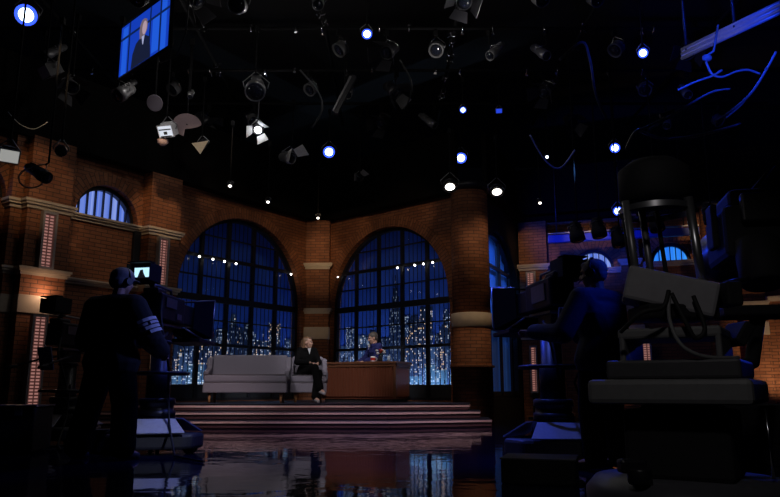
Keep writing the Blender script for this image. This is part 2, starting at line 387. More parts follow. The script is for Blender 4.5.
# round brick columns
def column(x, y, r, h, plinth, label, bands):
    t = empty('brick_column', (x, y, 0), 0, label, 'column', kind='structure')
    RB = brick('round_brick_%d' % int(r*100), 'round', r)
    m = MB().m(RB); z = 0
    segs = []
    for b0, b1 in bands: segs.append((z, b0)); z = b1
    segs.append((z, h))
    for a, b in segs: m.lathe([(r, a), (r, b)], k=40)
    m.build('shaft', None, t)
    for b0, b1 in bands: MB().lathe([(r+.0, b0), (r+.03, b0+.01), (r+.03, b1-.01), (r, b1)], k=40).build('stone_band', STONE, t)
    if plinth: MB().lathe([(r+.02, 0), (r+.02, plinth), (r+.06, plinth), (r+.06, plinth+.035), (r, plinth+.05)], k=40).build('plinth', RB, t)
    MB().lathe([(r+.02, h), (r+.09, h+.05), (r+.09, h+.14), (r+.02, h+.16)], k=40).build('capital', STEEL_BLK, t)
column(1.62, 14.12, .375, TOPZ, 1.06, 'round brick column with pale stone band at the right end of the stage', [(1.83, 2.12)])
cl, ca = frame('F', 4.27); column(cl[0]+.05, cl[1]-.15, .28, 4.6, 0, 'slim round brick column on the far wall behind the crane dolly', [(3.5, 3.56), (3.42, 3.47), (2.5, 2.58)])

# windows
WN = [0]
def window(k, op, bay, zbars, thick, nthin, panel=None, glass=True, lower=.45):
    WN[0] += 1; cx, r, sp, base, lo = op
    t = empty('window_%d' % WN[0], kind='structure'); place(t, k, cx)
    Y = .16; xa = max(-r, lo-cx)
    top = lambda x: sp+sqrt(max(0, r*r-x*x))
    m = MB(); ar = [(x, Y, z+sp) for x, z in arcpts(0, 0, r-.035, pi, 0, 48) if x >= xa]
    for p, q_ in zip(ar, ar[1:]):
        d = V(q_)-V(p); mid = (V(p)+V(q_))/2; rot = M4.Rotation(-atan2(d.z, d.x), 3, 'Y'); m.box(mid, (d.length+.01, .1, .07), rot)
    if sp > base:
        m.box((r-.035, Y, (base+sp)/2), (.07, .1, sp-base))
        if lo < cx-r: m.box((-r+.035, Y, (base+sp)/2), (.07, .1, sp-base))
        m.box(((xa+r)/2, Y, base+.03), (r-xa, .1, .06))
    m.build('frame', STEEL_BLK, t)
    xs = []; n = int(r/bay)+1
    for i in range(-n, n+1):
        x = (i+.5)*bay if bay > .3 else i*bay
        if abs(x) < r-.1 and x > xa+.05: xs.append(x)
    for x in xs:
        MB().box((x, Y-.01, (base+top(x))/2), (thick, .05, top(x)-base)).build('mullion', STEEL_BLK, t)
    for z, h in zbars:
        hw = r if z <= sp else sqrt(max(.01, r*r-(z-sp)**2))
        MB().box(((max(-hw, xa)+hw)/2, Y-.015, z), (hw-max(-hw, xa), .06, h)).build('transom', STEEL_BLK, t)
    if nthin:
        m = MB(); q_ = bay/nthin; i = -60
        while i < 60:
            x = (i+.5)*q_; i += 1
            if abs(x) > r-.06 or x < xa+.04 or min(abs(x-y) for y in xs) < thick*.7: continue
            m.box((x, Y+.01, (base+top(x))/2), (.013, .008, top(x)-base))
        m.build('muntin', STEEL_BLK, t)
    if panel:
        m = MB(); m.box(((xa+r)/2, Y+.02, (base+panel)/2), (r-xa, .05, panel-base)); m.build('panel', mat('panel_paint', (.03, .034, .04), .5), t)
    if glass:
        pts = [(x, Y+.04, z+sp) for x, z in arcpts(0, 0, r-.05, pi, 0, 48) if x >= xa]
        b0 = panel if panel else base
        if sp > base: pts += [(r-.05, Y+.04, b0), (max(-r+.05, xa), Y+.04, b0)]
        MB().poly(pts).build('glass', GLASS, t)
    return t
ZB = [(SPR, .13), (3.3, .07), (2.9, .025), (1.53, .06), (2.02, .025), (3.75, .02)]
window('L', A1, .716, ZB, .085, 6, .74); window('R', A2, .70, ZB, .085, 6, .74)
window('T', AT, .95, [(3.25, .07), (2.72, .09), (1.9, .06)], .11, 0, .6, glass=False)
for k, op, n in (('L', LU, .155), ('L', LU0, .155), ('F', F1, .13), ('F', F2, .12), ('F', F3, .13)):
    t = window(k, op, n, [], .022, 0, glass=False)
GLOW_A = fold_glow_mat('glowing_drape_pale', (.05, .15, .80), (.33, .45, .98), .75, 9.)
GLOW_B = fold_glow_mat('glowing_drape_blue', (.01, .16, .95), (.05, .35, 1.), .9, 9.)
GLOW_C = fold_glow_mat('glowing_drape_deep', (.002, .012, .12), (.05, .20, .80), .10, 9.)
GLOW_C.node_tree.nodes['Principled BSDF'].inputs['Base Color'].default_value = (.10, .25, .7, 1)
def drop(k, op, off, mt, label, x0=None, x1=None, z0=None):
    cx, r, sp, base, lo = op; x0 = -r-.15 if x0 is None else x0; x1 = r+.15 if x1 is None else x1; z0 = (sp-.1 if sp == base else base) if z0 is None else z0
    m = MB(); n = 40; z1 = sp+r+.1
    for i in range(n):
        xa, xb = x0+(x1-x0)*i/n, x0+(x1-x0)*(i+1)/n
        ya, yb = off+.02*sin(i*1.9), off+.02*sin((i+1)*1.9); m.poly([(xa, ya, z0), (xb, yb, z0), (xb, yb, z1), (xa, ya, z1)])
    o = m.build('glow_drape', mt, weld=True); place(o, k, cx); tag(o, label, 'drape')
drop('L', LU, .3, GLOW_A, 'glowing pale blue drape in the half-round window of the left brick wall')
drop('L', LU0, .3, GLOW_A, 'glowing blue drape in the half-round window cut by the left edge')
drop('F', F1, .3, GLOW_A, 'pale blue lit drape in the half-round window behind the right operator\'s head')
drop('F', F2, .3, GLOW_B, 'bright blue drape in the half-round window seen between the dolly posts')
drop('F', F3, .3, GLOW_B, 'bright blue drape in the window at the right edge of the far wall')
drop('T', AT, .25, GLOW_C, 'tall blue pleated drape behind the dark window right of the round column', x0=-.85)

# painted skyline drops behind the two arches, lit by area lights added unseen behind the walls
SKYP = mat('painted_dusk_sky', (.05, .16, .85), .95, noise=.12, nscale=1.2)
CITY = [city_mat('painted_tower_a', (.035, .07, .19), (1, .62, .25), .24, .036, .05, 1.0), city_mat('painted_tower_b', (.06, .12, .30), (.7, .8, 1), .30, .03, .042, .75),
        city_mat('painted_tower_c', (.11, .20, .42), (1, .75, .4), .2, .045, .036, .9), city_mat('painted_tower_d', (.02, .045, .14), (.6, .75, 1), .2, .028, .06, .9),
        city_mat('painted_low_blocks', (.12, .26, .44), (.95, .9, .7), .30, .06, .04, .7)]
rnd = random.Random(11)
def skyline(k, x0, x1, label, spire=None, dense=1.):
    t = empty('skyline_backdrop'); place(t, k); tag(t, label, 'backdrop')
    MB().box(((x0+x1)/2, .83, 2.4), (x1-x0, .04, 4.4)).build('painted_sky', SKYP, t)
    layers = [(.805, 1.75, 2.45, .20, .40), (.80, 1.4, 2.1, .16, .34), (.795, 1.0, 1.6, .14, .3), (.79, .85, 1.2, .18, .5)]
    m = MB()
    for li, (y, h0, h1, w0, w1) in enumerate(layers):
        x = x0
        while x < x1:
            w_ = rnd.uniform(w0, w1); h = rnd.uniform(h0, h1)
            if li == 0 and rnd.random() < .35: h -= .5
            m.m(CITY[4] if li == 3 else CITY[rnd.randrange(4)])
            m.box((x+w_/2, y, (.25+h)/2), (w_*.97, .004, h-.25))
            if li < 2 and rnd.random() < .45: m.box((x+w_/2, y, h+.05), (w_*.55, .004, .1))
            if li < 2 and rnd.random() < .3: m.box((x+w_/2, y, h+.14), (.012, .004, .22))
            x += w_*rnd.uniform(.9, 1.25)
    if spire:
        m.m(CITY[3])
        for z0, z1, w_ in ((.3, 2.45, .34), (2.45, 2.75, .22), (2.75, 2.95, .13), (2.95, 3.25, .03)): m.box((spire, .785, (z0+z1)/2), (w_, .004, z1-z0))
    m.build('painted_towers', None, t)
skyline('L', -4.5, .55, 'lit city skyline backdrop at dusk behind the left tall arched window')
skyline('R', -.75, 3.75, 'lit city skyline backdrop with a tall spired tower behind the right arched window', spire=1.75)
# LED strips standing on the pilasters
def strip(k, x, d, z0, z1, w, label, free=False):
    t = empty('light_strip'); place(t, k, x); t['label'] = label; t['category'] = 'light strip'; t['group'] = 'pink light strips on the brick piers'
    y = -d-.04
    m = MB()
    for s in (-1, 1): m.box((s*(w/2+.02), y, (z0+z1)/2), (.035, .09, z1-z0))
    m.box((0, y, z1+.02), (w+.075, .09, .04)); m.box((0, y, z0-.02), (w+.075, .09, .04)); m.box((0, y+.03, (z0+z1)/2), (w, .03, z1-z0))
    m.build('frame', mat('strip_frame_paint', (.34, .31, .31), .45), t)
    n = 2; 
    MB().box((0, y, (z0+z1)/2), (w, .03, z1-z0)).build('led_panel', LED, t)
    if free: MB().box((0, y+.02, z0/2-.02), (.1, .06, z0-.04)).box((0, y, .015), (.3, .25, .03)).build('stand', BLACK, t)
strip('L', -4.75, .25, 2.52, 3.36, .16, 'pink light strip on the brick pilaster left of the left arch')
strip('L', -7.0, .35, 2.52, 3.36, .17, 'long pink light strip high on the left brick pier, between its cornices')
strip('L', -7.06, .45, .42, 1.72, .17, 'pink light strip on the foot of the left brick pier, below its stone band', True)
strip('L', -4.75, .3, .8, 1.74, .16, 'pink light strip low on the pilaster seen just right of the left operator', True)
strip('F', .3, .25, 2.68, 3.34, .15, 'pink light strip on the far pier above the right camera')
strip('F', .3, .3, .6, 1.6, .1, 'narrow pink light strip low on the far pier below the right camera', True)
strip('F', 4.27, .42, 2.7, 3.38, .13, 'pink light strip on the slim column behind the crane dolly')
strip('F', 2.75, .3, .75, 1.7, .17, 'pink light strip low on the far wall behind the dolly frame', True)

# stage: three tiers
st = empty('stage_platform', (0, 0, 0), 0, 'low three-tier stage with lit metal nosings under the sofa and desk', 'stage', kind='structure')
def outline(k):                        # k: outward growth of a tier
    return [(-4.9-k*.2, 12.62-k), (-.1+k*.15, 12.62-k), (1.42+k*.55, 13.1-k*.75), (1.5+k*.55, 13.6), (1.0, 14.3), (-1.7, 16.85), (-4.4, 13.0)]
for i, (k, z0, z1) in enumerate(((0, .267, .40), (.30, .134, .267), (.60, 0., .134))):
    P = outline(k); m = MB(); m.prism([(x, y, z0) for x, y in P], (0, 0, z1-z0-.012)); m.build('riser', mat('riser_paint', (.018, .012, .018), .3), st)
    MB().prism([(x, y, z1-.012) for x, y in outline(k+.015)], (0, 0, .012)).build('tread', STAGE_TOP, st)
    m = MB()
    zc = z1-.052 if i == 0 else z1-.028
    Q = outline(k+.008)[:4]
    for a, b in zip(Q, Q[1:]):
        a, b = V((*a, zc)), V((*b, zc)); d = b-a; m.box((a+b)/2, (d.length, .02, .034), M4.Rotation(atan2(d.y, d.x), 3, 'Z'))
    m.build('nosing', NOSE, st)
    m = MB()
    Q = outline(k+.004)[:4]
    for a, b in zip(Q, Q[1:]):
        a, b = V((*a, z0+.035)), V((*b, z0+.035)); d = b-a; m.box((a+b)/2, (d.length, .015, .03), M4.Rotation(atan2(d.y, d.x), 3, 'Z'))
    m.build('lower_strip', mat('dim_strip_sheen', (.10, .05, .06), .35), st)  # dimmer reflected pink put into the strip colour

# ================================================================== PROPS
# sofa and armchair share their build: local front faces -y, floor at z 0
def upholstered(name, W, D, loc, rz, label, cat):
    t = empty(name, loc, rz, label, cat); hw = W/2; aw = .11
    MB().box((0, -.02, .27), (W-.02, D-.1, .18)).build('base', SOFA, t, bevel=.02)
    c = MB().box((0, -.05, .43), (W-.03, D-.16, .14)).build('seat_cushion', SOFA, t, bevel=.035)
    m = MB()
    for z in (.36, .50): m.tube([(-hw+.03, -D/2+.035, z), (hw-.03, -D/2+.035, z)], .008, 6)
    m.build('piping', SOFAD, c)
    rot = M4.Rotation(R(-8), 3, 'X')
    MB().box((0, D/2-.13, .60), (W-.1, .15, .54), rot).build('backrest', SOFA, t, bevel=.04)
    for s in (-1, 1):
        m = MB(); x = s*(hw-.03)-(.05 if s > 0 else .05)
        m.prism([(x, -D/2+.20, .40), (x, -D/2+.17, .57), (x, -.05, .59), (x, D/2-.30, .64), (x, D/2-.26, .82), (x, D/2-.04, .84), (x, D/2-.03, .20)], (.10, 0, 0))
        m.build('armrest', SOFA, t, bevel=.03)
    for sx in (-1, 1):
        for sy in (-1, 1):
            MB().lathe([(.018, 0), (.032, .19)], (sx*(hw-.12), sy*(D/2-.13), 0), k=10).build('leg', OAK, t)
    return t
upholstered('sofa', 1.50, .80, (-2.60, 13.20, DECK), R(4), 'long grey two-seat sofa with short oak legs on the stage', 'sofa')
upholstered('armchair', .70, .76, (-1.565, 13.76, DECK), R(9), 'grey wing-sided armchair beside the sofa, under the seated woman', 'armchair')

# desk: front-left and near corner measured on the stage
DA = atan2(-.37, .927)
t = empty('desk', (.105-.927*.78, 13.67+.37*.78, DECK), DA, 'red-brown panelled wooden host desk on the stage', 'desk')
W_, D_, H_ = 1.56, .80, .77
m = MB().m(WOOD)
m.box((0, D_/2, (.06+H_-.05)/2), (W_-.06, D_-.06, H_-.11)); m.build('carcass', None, t)
m = MB().m(WOOD); n = 44
for i in range(n):
    x = -W_/2+.06+(W_-.12)*(i+.5)/n; m.box((x, .012, .395), ((W_-.12)/n*.72, .022, .58))
m.build('front_slats', None, t)
m = MB().m(WOOD); n = 20
for i in range(n):
    y = .05+(D_-.1)*(i+.5)/n; m.box((W_/2-.012, y, .395), (.022, (D_-.1)/n*.72, .58))
m.build('side_slats', None, t)
m = MB()
for x in (-W_/2+.02, W_/2-.02): m.box((x, .02, .38), (.05, .06, .64))
m.box((0, .01, .695), (W_-.02, .05, .05)); m.box((W_/2-.01, D_/2, .695), (.05, D_-.03, .05)); m.build('face_frame', WOODT, t, bevel=.004)
MB().box((0, D_/2, .03), (W_-.1, D_-.1, .06)).build('plinth', BLACK, t)
MB().box((0, D_/2, H_-.025), (W_+.06, D_+.06, .05)).build('desk_top', WOODT, t, bevel=.008)
def desk(x, y): c, s = cos(DA), sin(DA); return (t.location.x+c*x-s*y, t.location.y+s*x+c*y, DECK+H_)
def cup(name, loc, prof, mt, label, cat, handle=False):
    o = empty(name, loc, 0, label, cat); MB().lathe(prof, k=18).build('body', mt, o)
    if handle: MB().torus((prof[0][0]+.01, 0, .055), .028, .007, (0, 1, 0), 16, 6, -pi/2-.3, pi/2+.3).build('handle', mt, o)
    return o
mg = cup('mug', desk(.20, .26), [(.04, 0), (.045, .01), (.047, .11), (.042, .11), (.04, .015)], SHIRT, 'white mug with a red patch beside the flowers on the desk', 'mug', True)
MB().lathe([(.0485, .03), (.0485, .085)], k=10, cap=False).build('red_patch', RED, mg)
cup('tumbler', desk(.50, .34), [(.03, 0), (.037, .12), (.034, .12), (.028, .01)], mat('clear_glass', (.5, .6, .75), .1), 'small clear glass tumbler on the right half of the desk', 'glass')
# flowers in a low vase
vz = empty('flower_vase', desk(.34, .30), 0, 'small bunch of white and red flowers in a dark vase on the desk', 'flowers')
MB().lathe([(.035, 0), (.05, .05), (.035, .10), (.04, .12)], k=16).build('vase', SEMI, vz)
rn = random.Random(3)
for i in range(9):
    a = rn.uniform(0, 6.28); r = rn.uniform(.01, .09); p = V((r*cos(a), r*sin(a), rn.uniform(.16, .25)))
    f = MB().tube([(0, 0, .1), (p.x*.5, p.y*.5, .15), tuple(p)], .003, 5).build('stem', mat('stem_green', (.05, .12, .04), .7), vz)
    b = MB(); b.ball(p, .032, (1, 1, .7), 8)
    for j in range(5): b.ball(p+V((.022*cos(j*1.26), .022*sin(j*1.26), .004)), .015, (1, 1, .6), 6)
    b.build('blossom', RED if i % 4 == 0 else SHIRT, f)
cd_ = MB().box((0, 0, .008), (.20, .13, .016)).build('cue_cards', SHIRT, loc=desk(-.48, .5)); cd_.rotation_euler = (0, 0, DA+.2); tag(cd_, 'short stack of white cue cards lying on the desk', 'cards')

# studio camera on a pneumatic pedestal, faces local +y
def pedestal_camera(loc, rz, label, hz=1.30, tilt=-3, hood=True, glow=True, brz=0., vo=(-.06, -.20, .50), hl=.86):
    t = empty('studio_camera', loc, rz, label, 'camera')
    # base: three lobes with a skirt
    P = []
    for i in range(3):
        a = pi/2+i*2*pi/3+brz
        for da in (-.28, .28): P.append((.50*cos(a+da), .50*sin(a+da), .05))
    MB().prism(P, (0, 0, .15)).build('base', DGREY, t, bevel=.03)
    for i in range(3):
        a = pi/2+i*2*pi/3+pi/3+brz
        p0, p1 = V((.27*cos(a-.75), .27*sin(a-.75), .335)), V((.27*cos(a+.75), .27*sin(a+.75), .335))
        q0, q1 = V((.46*cos(a-.62), .48*sin(a-.62), .205)), V((.48*cos(a+.62), .48*sin(a+.62), .205))
        n_ = (p1-p0).cross(q0-p0).normalized(); n_ = n_ if n_.z > 0 else -n_
        MB().prism([p0, p1, q1, q0], n_*.012).build('skirt_panel', mat('skirt_paint', (.5, .51, .56), .35), t)
        b = pi/2+i*2*pi/3+brz; w_ = MB()
        for s in (-.035, .035): w_.lathe([(.06, -.02), (.06, .02)], (.40*cos(b)+s*sin(b), .40*sin(b)-s*cos(b), .06), (sin(b), -cos(b), 0), 16)
        w_.build('caster', RUBBER, t)
    MB().lathe([(.22, .20), (.20, .34), (.17, .36)], k=24).build('lower_housing', BLACK, t)
    MB().lathe([(.19, .36), (.19, .42), (.17, .425), (.17, .48), (.185, .485), (.185, .54), (.16, .55)], k=24).build('trim_weights', SEMI, t)
    MB().lathe([(.12, .54), (.12, hz-.38), (.10, hz-.37), (.10, hz-.10)], k=24).build('column', SEMI, t)
    rg = MB(); rg.torus((0, 0, hz-.40), .30, .018, k=36)
    for i in range(3): a = i*2*pi/3+.4; rg.tube([(.1*cos(a), .1*sin(a), hz-.42), (.30*cos(a), .30*sin(a), hz-.40)], .012, 6)
    rg.build('steering_ring', SEMI, t)
    # pan head
    h = MB(); h.lathe([(.11, hz-.10), (.12, hz-.07), (.10, hz-.05)], k=20); h.box((0, 0, hz+.02), (.12, .26, .14)); h.build('pan_head', SEMI, t, bevel=.01)
    h = MB(); h.box((0, .02, hz+.10), (.20, .42, .03)); h.build('mount_plate', GREYM, t, bevel=.005)
    for s in (-1, 1):
        pb = MB().tube([(s*.10, -.06, hz+.02), (s*.20, -.25, hz-.02), (s*.27, -.62, hz-.13)], .013, 8).build('pan_bar', SEMI, t)
        MB().tube([(s*.25, -.52, hz-.105), (s*.275, -.66, hz-.14)], .02, 8).build('grip', RUBBER, pb)
    rot = M4.Rotation(R(tilt), 3, 'X'); O = V((0, 0, hz+.12)); T = lambda p: O+rot @ V(p)
    b = MB(); b.box(T((0, -.02, .15)), (.26, .50, .28), rot); b.box(T((0, -.20, .31)), (.18, .18, .06), rot); b.build('camera_body', SEMI, t, bevel=.02)
    for q_, d_ in (((.136, -.08, .20), (.012, .22, .10)), ((.136, .1, .08), (.012, .10, .06)), ((-.136, -.05, .16), (.012, .26, .16))): MB().box(T(q_), d_, rot).build('side_panel', GREYM, t)
    b = MB(); b.tube([T((0, -.24, .29)), T((0, -.22, .38)), T((0, .12, .38)), T((0, .16, .29))], .014, 8); b.build('carry_handle', GREYM, t)
    b = MB(); b.box(T((0, .36, .14)), (.22, .28, .22), rot); b.lathe([(.10, 0), (.10, .16), (.085, .17)], T((0, .48, .14)), rot @ V((0, 1, 0)), 24); b.build('box_lens', SEMI, t, bevel=.012)
    MB().lathe([(.08, .0), (.08, .01)], T((0, .645, .14)), rot @ V((0, 1, 0)), 24).build('front_glass', LENSD, t)
    if hood:                            # prompter: flared hood over the lens, tray and half mirror
        m = MB(); a, c, y0, y1 = .14, .14+.19*(hl-.42)/.86+.0, .42, hl
        fr = [(-a, y0, .0), (a, y0, .0), (a, y0, .30), (-a, y0, .30)]; bk = [(-c, y1, -.07), (c, y1, -.07), (c, y1, .37), (-c, y1, .37)]
        for i in range(4):
            j = (i+1) % 4; p = [T(fr[i]), T(fr[j]), T(bk[j]), T(bk[i])]; nn = (p[1]-p[0]).cross(p[2]-p[0]).normalized(); m.prism(p, nn*.008)
        m.build('prompter_hood', HANG, t)
        m = MB(); m.tube([T(bk[i]) for i in (0, 1, 2, 3, 0)], .008, 6); m.tube([T((-.14, .42, .31)), T((-c, hl, .378))], .006, 6); m.tube([T((.14, .42, .31)), T((c, hl, .378))], .006, 6); m.build('hood_edge', ALU, t)
        m = MB().box(T((0, .66, -.12)), (.42, .40, .04), rot); pr = m.build('prompter_tray', SEMI, t, bevel=.005)
        MB().tube([T((-.12, .3, -.02)), T((-.12, .84, -.1))], .01, 6).tube([T((.12, .3, -.02)), T((.12, .84, -.1))], .01, 6).build('rail', ALU, t)
    # viewfinder
    vp = T(vo); vm = MB(); vm.box(vp, (.26, .17, .19), rot); vm.tube([T((0, -.18, .28)), vp+V((.03, .02, -.06))], .025, 8)
    vm.box(vp+V((0, -.11, .105)), (.26, .12, .012)); 
    for s in (-1, 1): vm.box(vp+V((s*.13, -.11, .0)), (.01, .1, .18))
    vf = vm.build('viewfinder', BLACK, t, bevel=.008)
    m = MB().m(emit('viewfinder_glow', (.45, .75, .95), 1.3) if glow else LENSD); sw, sh = .085, .055
    q = lambda x, z, y=-.0875: tuple(vp+V((x, y, z)))
    m.poly([q(-sw, -sh), q(sw, -sh), q(sw, sh), q(-sw, sh)])
    if glow: m.m(emit('viewfinder_dark', (.02, .02, .03), .3)).poly([q(-.05, -sh, -.089), q(.05, -sh, -.089), q(.02, .0, -.089), q(.012, .035, -.089), q(-.02, .03, -.089), q(-.03, .0, -.089)])
    m.build('screen', None, vf)
    cb = MB(); cb.tube([T((.12, -.26, .1)), T((.2, -.34, -.1)), (.22, -.2, hz-.35), (.17, -.1, .7), (.26, -.2, .3), (.5, -.5, .02), (1.0, -.9, .015)], .012, 6); cb.build('cable', RUBBER, t)
    fb = MB(); fb.box((0, -.34, hz-.02), (.22, .02, .28), M4.Rotation(R(15), 3, 'X')); fb.build('shot_sheet', mat('blue_grey_card', (.25, .3, .5), .6), t)
    return t
pedestal_camera((-2.42, 7.55, 0), R(-12), 'studio camera on pedestal with glowing viewfinder, worked by the left operator', 1.20, brz=R(30), vo=(-.12, -.20, .50), hl=.76)
pedestal_camera((1.52, 6.75, 0), R(16), 'dark pedestal camera with a long lens hood, worked by the blue-lit right operator', 1.24, glow=False, brz=R(-20), vo=(.08, -.24, .36), hl=.80)
pedestal_camera((-3.98, 8.9, 0), R(-24), 'dim pedestal camera behind the left operator, in front of the brick pier', 1.02, hood=True, glow=False)

ZR = M4.Rotation(R(-36), 3, 'Z')
# crane dolly, right foreground (base x,y on the floor)
cx, cy = 1.205, 3.0
t = empty('crane_dolly', (cx, cy, 0), R(4), 'big dark crane dolly with grey slab platform and steel posts, right foreground', 'camera dolly')
MB().lathe([(.36, .0), (.40, .05), (.40, .24), (.36, .285), (.12, .29)], k=40).build('base', mat('dolly_base_paint', (.10, .10, .115), .45), t)
MB().box((.0, .0, .42), (.40, .36, .27), ZR).lathe([(.17, .28), (.17, .57)], (0, 0, 0), k=24).build('column', BLACK, t, bevel=.02)
m = MB(); m.lathe([(.045, 0), (.045, .06)], (-.29, -.22, .285), k=16); m.box((-.31, -.2, .35), (.10, .06, .05)); m.build('foot_pedal', SEMI, t, bevel=.01)
MB().box((-.0, 0, .623), (.60, .62, .096), ZR).build('platform', MGREY, t, bevel=.02)
MB().box((.01, .0, .71), (.50, .46, .075), ZR).build('upper_platform', DGREY, t, bevel=.012)
m = MB(); 
for x in (-.225, .205): m.box(ZR @ V((x*.86, .03, .80)), (.024, .34, .13), ZR)
m.box(ZR @ V((-.01, .03, .858)), (.40, .34, .045), ZR); m.build('chassis', MGREY, t, bevel=.02)
rot = M4.Rotation(R(-20), 3, 'Z') @ M4.Rotation(R(15), 3, 'Y')
MB().box((-.02, .0, 1.03), (.36, .24, .145), rot).build('control_box', mat('pale_grey_box', (.30, .29, .31), .55), t, bevel=.015)
MB().box((-.02, -.02, .945), (.30, .22, .06)).build('box_cradle', BLACK, t, bevel=.01)
for x, y, r, mt in ((-.155, -.02, .017, GREYM), (.085, -.10, .019, ALU), (-.015, .14, .016, GREYM), (.055, .14, .010, BLACK), (-.095, .13, .022, BLACK)):
    MB().tube([(x, y, .98), (x-.035, y, 1.43)], r, 14).build('post', mt, t)
MB().lathe([(.04, 0), (.04, .02)], (.085, -.10, .955), k=16).build('post_collar', ALU, t)
m = MB(); m.lathe([(.155, 1.385), (.155, 1.41)], (-.04, .02, 0), k=40, cap=False).lathe([(.147, 1.385), (.147, 1.41)], (-.04, .02, 0), k=40, cap=False); m.build('guard_ring', ALU, t)
MB().lathe([(.13, 1.43), (.15, 1.46), (.15, 1.58), (.10, 1.62)], (-.04, .02, 0), k=30).build('motor_head', BLACK, t)
for s, pts in enumerate(([(-.10, -.17, 1.0), (-.12, -.2, .9), (-.10, -.24, .80), (-.02, -.26, .755), (.12, -.25, .752)], [(-.09, -.17, 1.01), (-.05, -.2, .88), (-.02, -.2, .83), (.02, -.2, .87), (.0, -.17, 1.0)], [(-.1, -.17, 1.02), (-.14, -.19, .95), (-.22, -.18, .93), (-.28, -.1, .86)])):
    MB().tube(smooth(pts), .009 if s else .008, 8).build('cable_loop', MGREY if s == 0 else RUBBER, t)
m = MB().box((.2, -.07, 1.02), (.07, .12, .10)).box((.26, 0, .86), (.05, .16, .10), M4.Rotation(R(35), 3, 'Y')); m.build('hinge_arm', BLACK, t, bevel=.01)
m = MB().tube([(.20, -.05, 1.07), (.34, .0, 1.10)], .012, 8); m.build('control_bar', SEMI, t)
m = MB().tube([(.24, -.2, .3), (.235, -.2, .56)], .007, 6); m.build('support_rod', CHROME, t)

# crane-mounted camera above the right edge
t = empty('crane_camera', (1.80, 3.5, 1.38), R(-12), 'black crane camera silhouetted at the right edge, rimmed with blue light', 'camera')
m = MB().box((0, 0, 0), (.30, .42, .26)).box((0, -.02, .17), (.22, .30, .1)); m.build('camera_body', BLACK, t, bevel=.03)
MB().lathe([(.11, .0), (.125, .05), (.125, .22), (.15, .26), (.15, .34)], (0, .2, 0), (0, 1, 0), 28).build('lens_barrel', SEMI, t)
MB().lathe([(.09, -.12), (.10, -.11), (.10, .10), (.07, .12)], (-.02, -.24, -.16), (0, .3, 1), 24).build('motor_drum', BLACK, t)
m = MB().box((-.17, -.05, .05), (.03, .12, .22)).box((.17, -.05, -.1), (.03, .30, .55)).box((0, -.05, -.38), (.36, .26, .05)); m.build('cradle', BLACK, t, bevel=.01)
MB().tube([(0, -.05, -.4), (-.06, -.1, -.62), (-.22, -.2, -.7)], .035, 10).build('crane_arm', BLACK, t)
MB().box((.02, -.24, .1), (.2, .05, .14)).build('rear_monitor', SEMI, t, bevel=.01)
MB().tube([(.02, -.1, .22), (.12, -.16, .34), (.2, -.2, .2), (.16, -.16, -.2)], .012, 8).build('cable', RUBBER, t)
t = empty('equipment_rack', (2.05, 4.3, 0), R(-10), 'black equipment rack standing at the lower right, below the crane camera', 'rack')
MB().box((0, 0, .30), (.5, .5, .5)).build('case', BLACK, t, bevel=.02)
for z in (.15, .27, .39): MB().box((0, -.255, z), (.44, .02, .09)).build('panel', SEMI, t)
for x in (-.2, .2):
    for y in (-.2, .2): MB().lathe([(.025, -.015), (.025, .015)], (x, y, .025), (1, 0, 0), 12).build('caster', RUBBER, t)
# monitor hung high on the left
c = [at(123, 28, 7.0), at(118, 78, 7.0), at(167, 46, 6.36), at(171.5, -8, 6.36)]
ctr = sum(c, V())/4; ux = (c[2]-c[1]).normalized(); uz = (c[0]-c[1]); uz = (uz-ux*uz.dot(ux)).normalized(); nn = ux.cross(uz)
Wm, Hm = (c[2]-c[1]).length, (c[0]-c[1]).length
t = empty('hanging_monitor', ctr, 0, 'flat monitor hung high at left showing a seated woman on blue', 'monitor')
Q = lambda x, z, y=0: tuple(ux*(x*Wm/2)+uz*(z*Hm/2)+nn*y)
m = MB().prism([Q(-1.04, -1.06, -.04), Q(1.04, -1.06, -.04), Q(1.04, 1.06, -.04), Q(-1.04, 1.06, -.04)], nn*.036); m.build('casing', BLACK, t, bevel=.004)
m = MB()
for a, b in (((-1.03, -1.05), (1.03, -1.05)), ((1.03, -1.05), (1.03, 1.05)), ((-1.03, 1.05), (1.03, 1.05)), ((-1.03, -1.05), (-1.03, 1.05))): m.tube([Q(*a, .002), Q(*b, .002)], .006, 6)
m.build('bezel', SEMI, t)
m = MB(); y = .002
def rect(mt, x0, z0, x1, z1, y): m.m(mt).poly([Q(x0, z0, y), Q(x1, z0, y), Q(x1, z1, y), Q(x0, z1, y)])
rect(emit('screen_blue', (.007, .045, .46), 1.), -1, -1, 1, 1, .001)
rect(emit('screen_pale', (.014, .10, .68), 1.), -.92, -1, -.70, .9, .0015); rect(emit('screen_pale', (.014, .10, .68), 1.), .35, -.9, .62, .5, .0015); rect(emit('screen_pale', (.014, .10, .68), 1.), .7, -1, .9, .95, .0015)
dk = emit('screen_dark', (.004, .014, .07), 1.)
for x in (-.62, .25, .66): rect(dk, x-.03, -1, x+.03, 1, .002)
rect(dk, -1, .42, 1, .52, .002)
def shape(mt, P, y): m.m(mt).poly([Q(a, b, y) for a, b in P])
shape(emit('screen_suit', (.008, .012, .035), 1.), [(-.48, -1), (-.44, -.45), (-.32, -.10), (-.12, .05), (.06, .03), (.24, -.15), (.30, -.55), (.33, -1)], .003)
shape(emit('screen_shirt', (.35, .38, .6), 1.), [(-.08, .04), (.04, .04), (.0, -.30), (-.03, -.30)], .0035)
shape(emit('screen_hair', (.16, .12, .14), 1.), [(-.16, -.02), (.02, -.02), (.13, .2), (.15, .42), (.10, .64), (0, .72), (-.10, .70), (-.17, .56), (-.19, .3)], .0032)
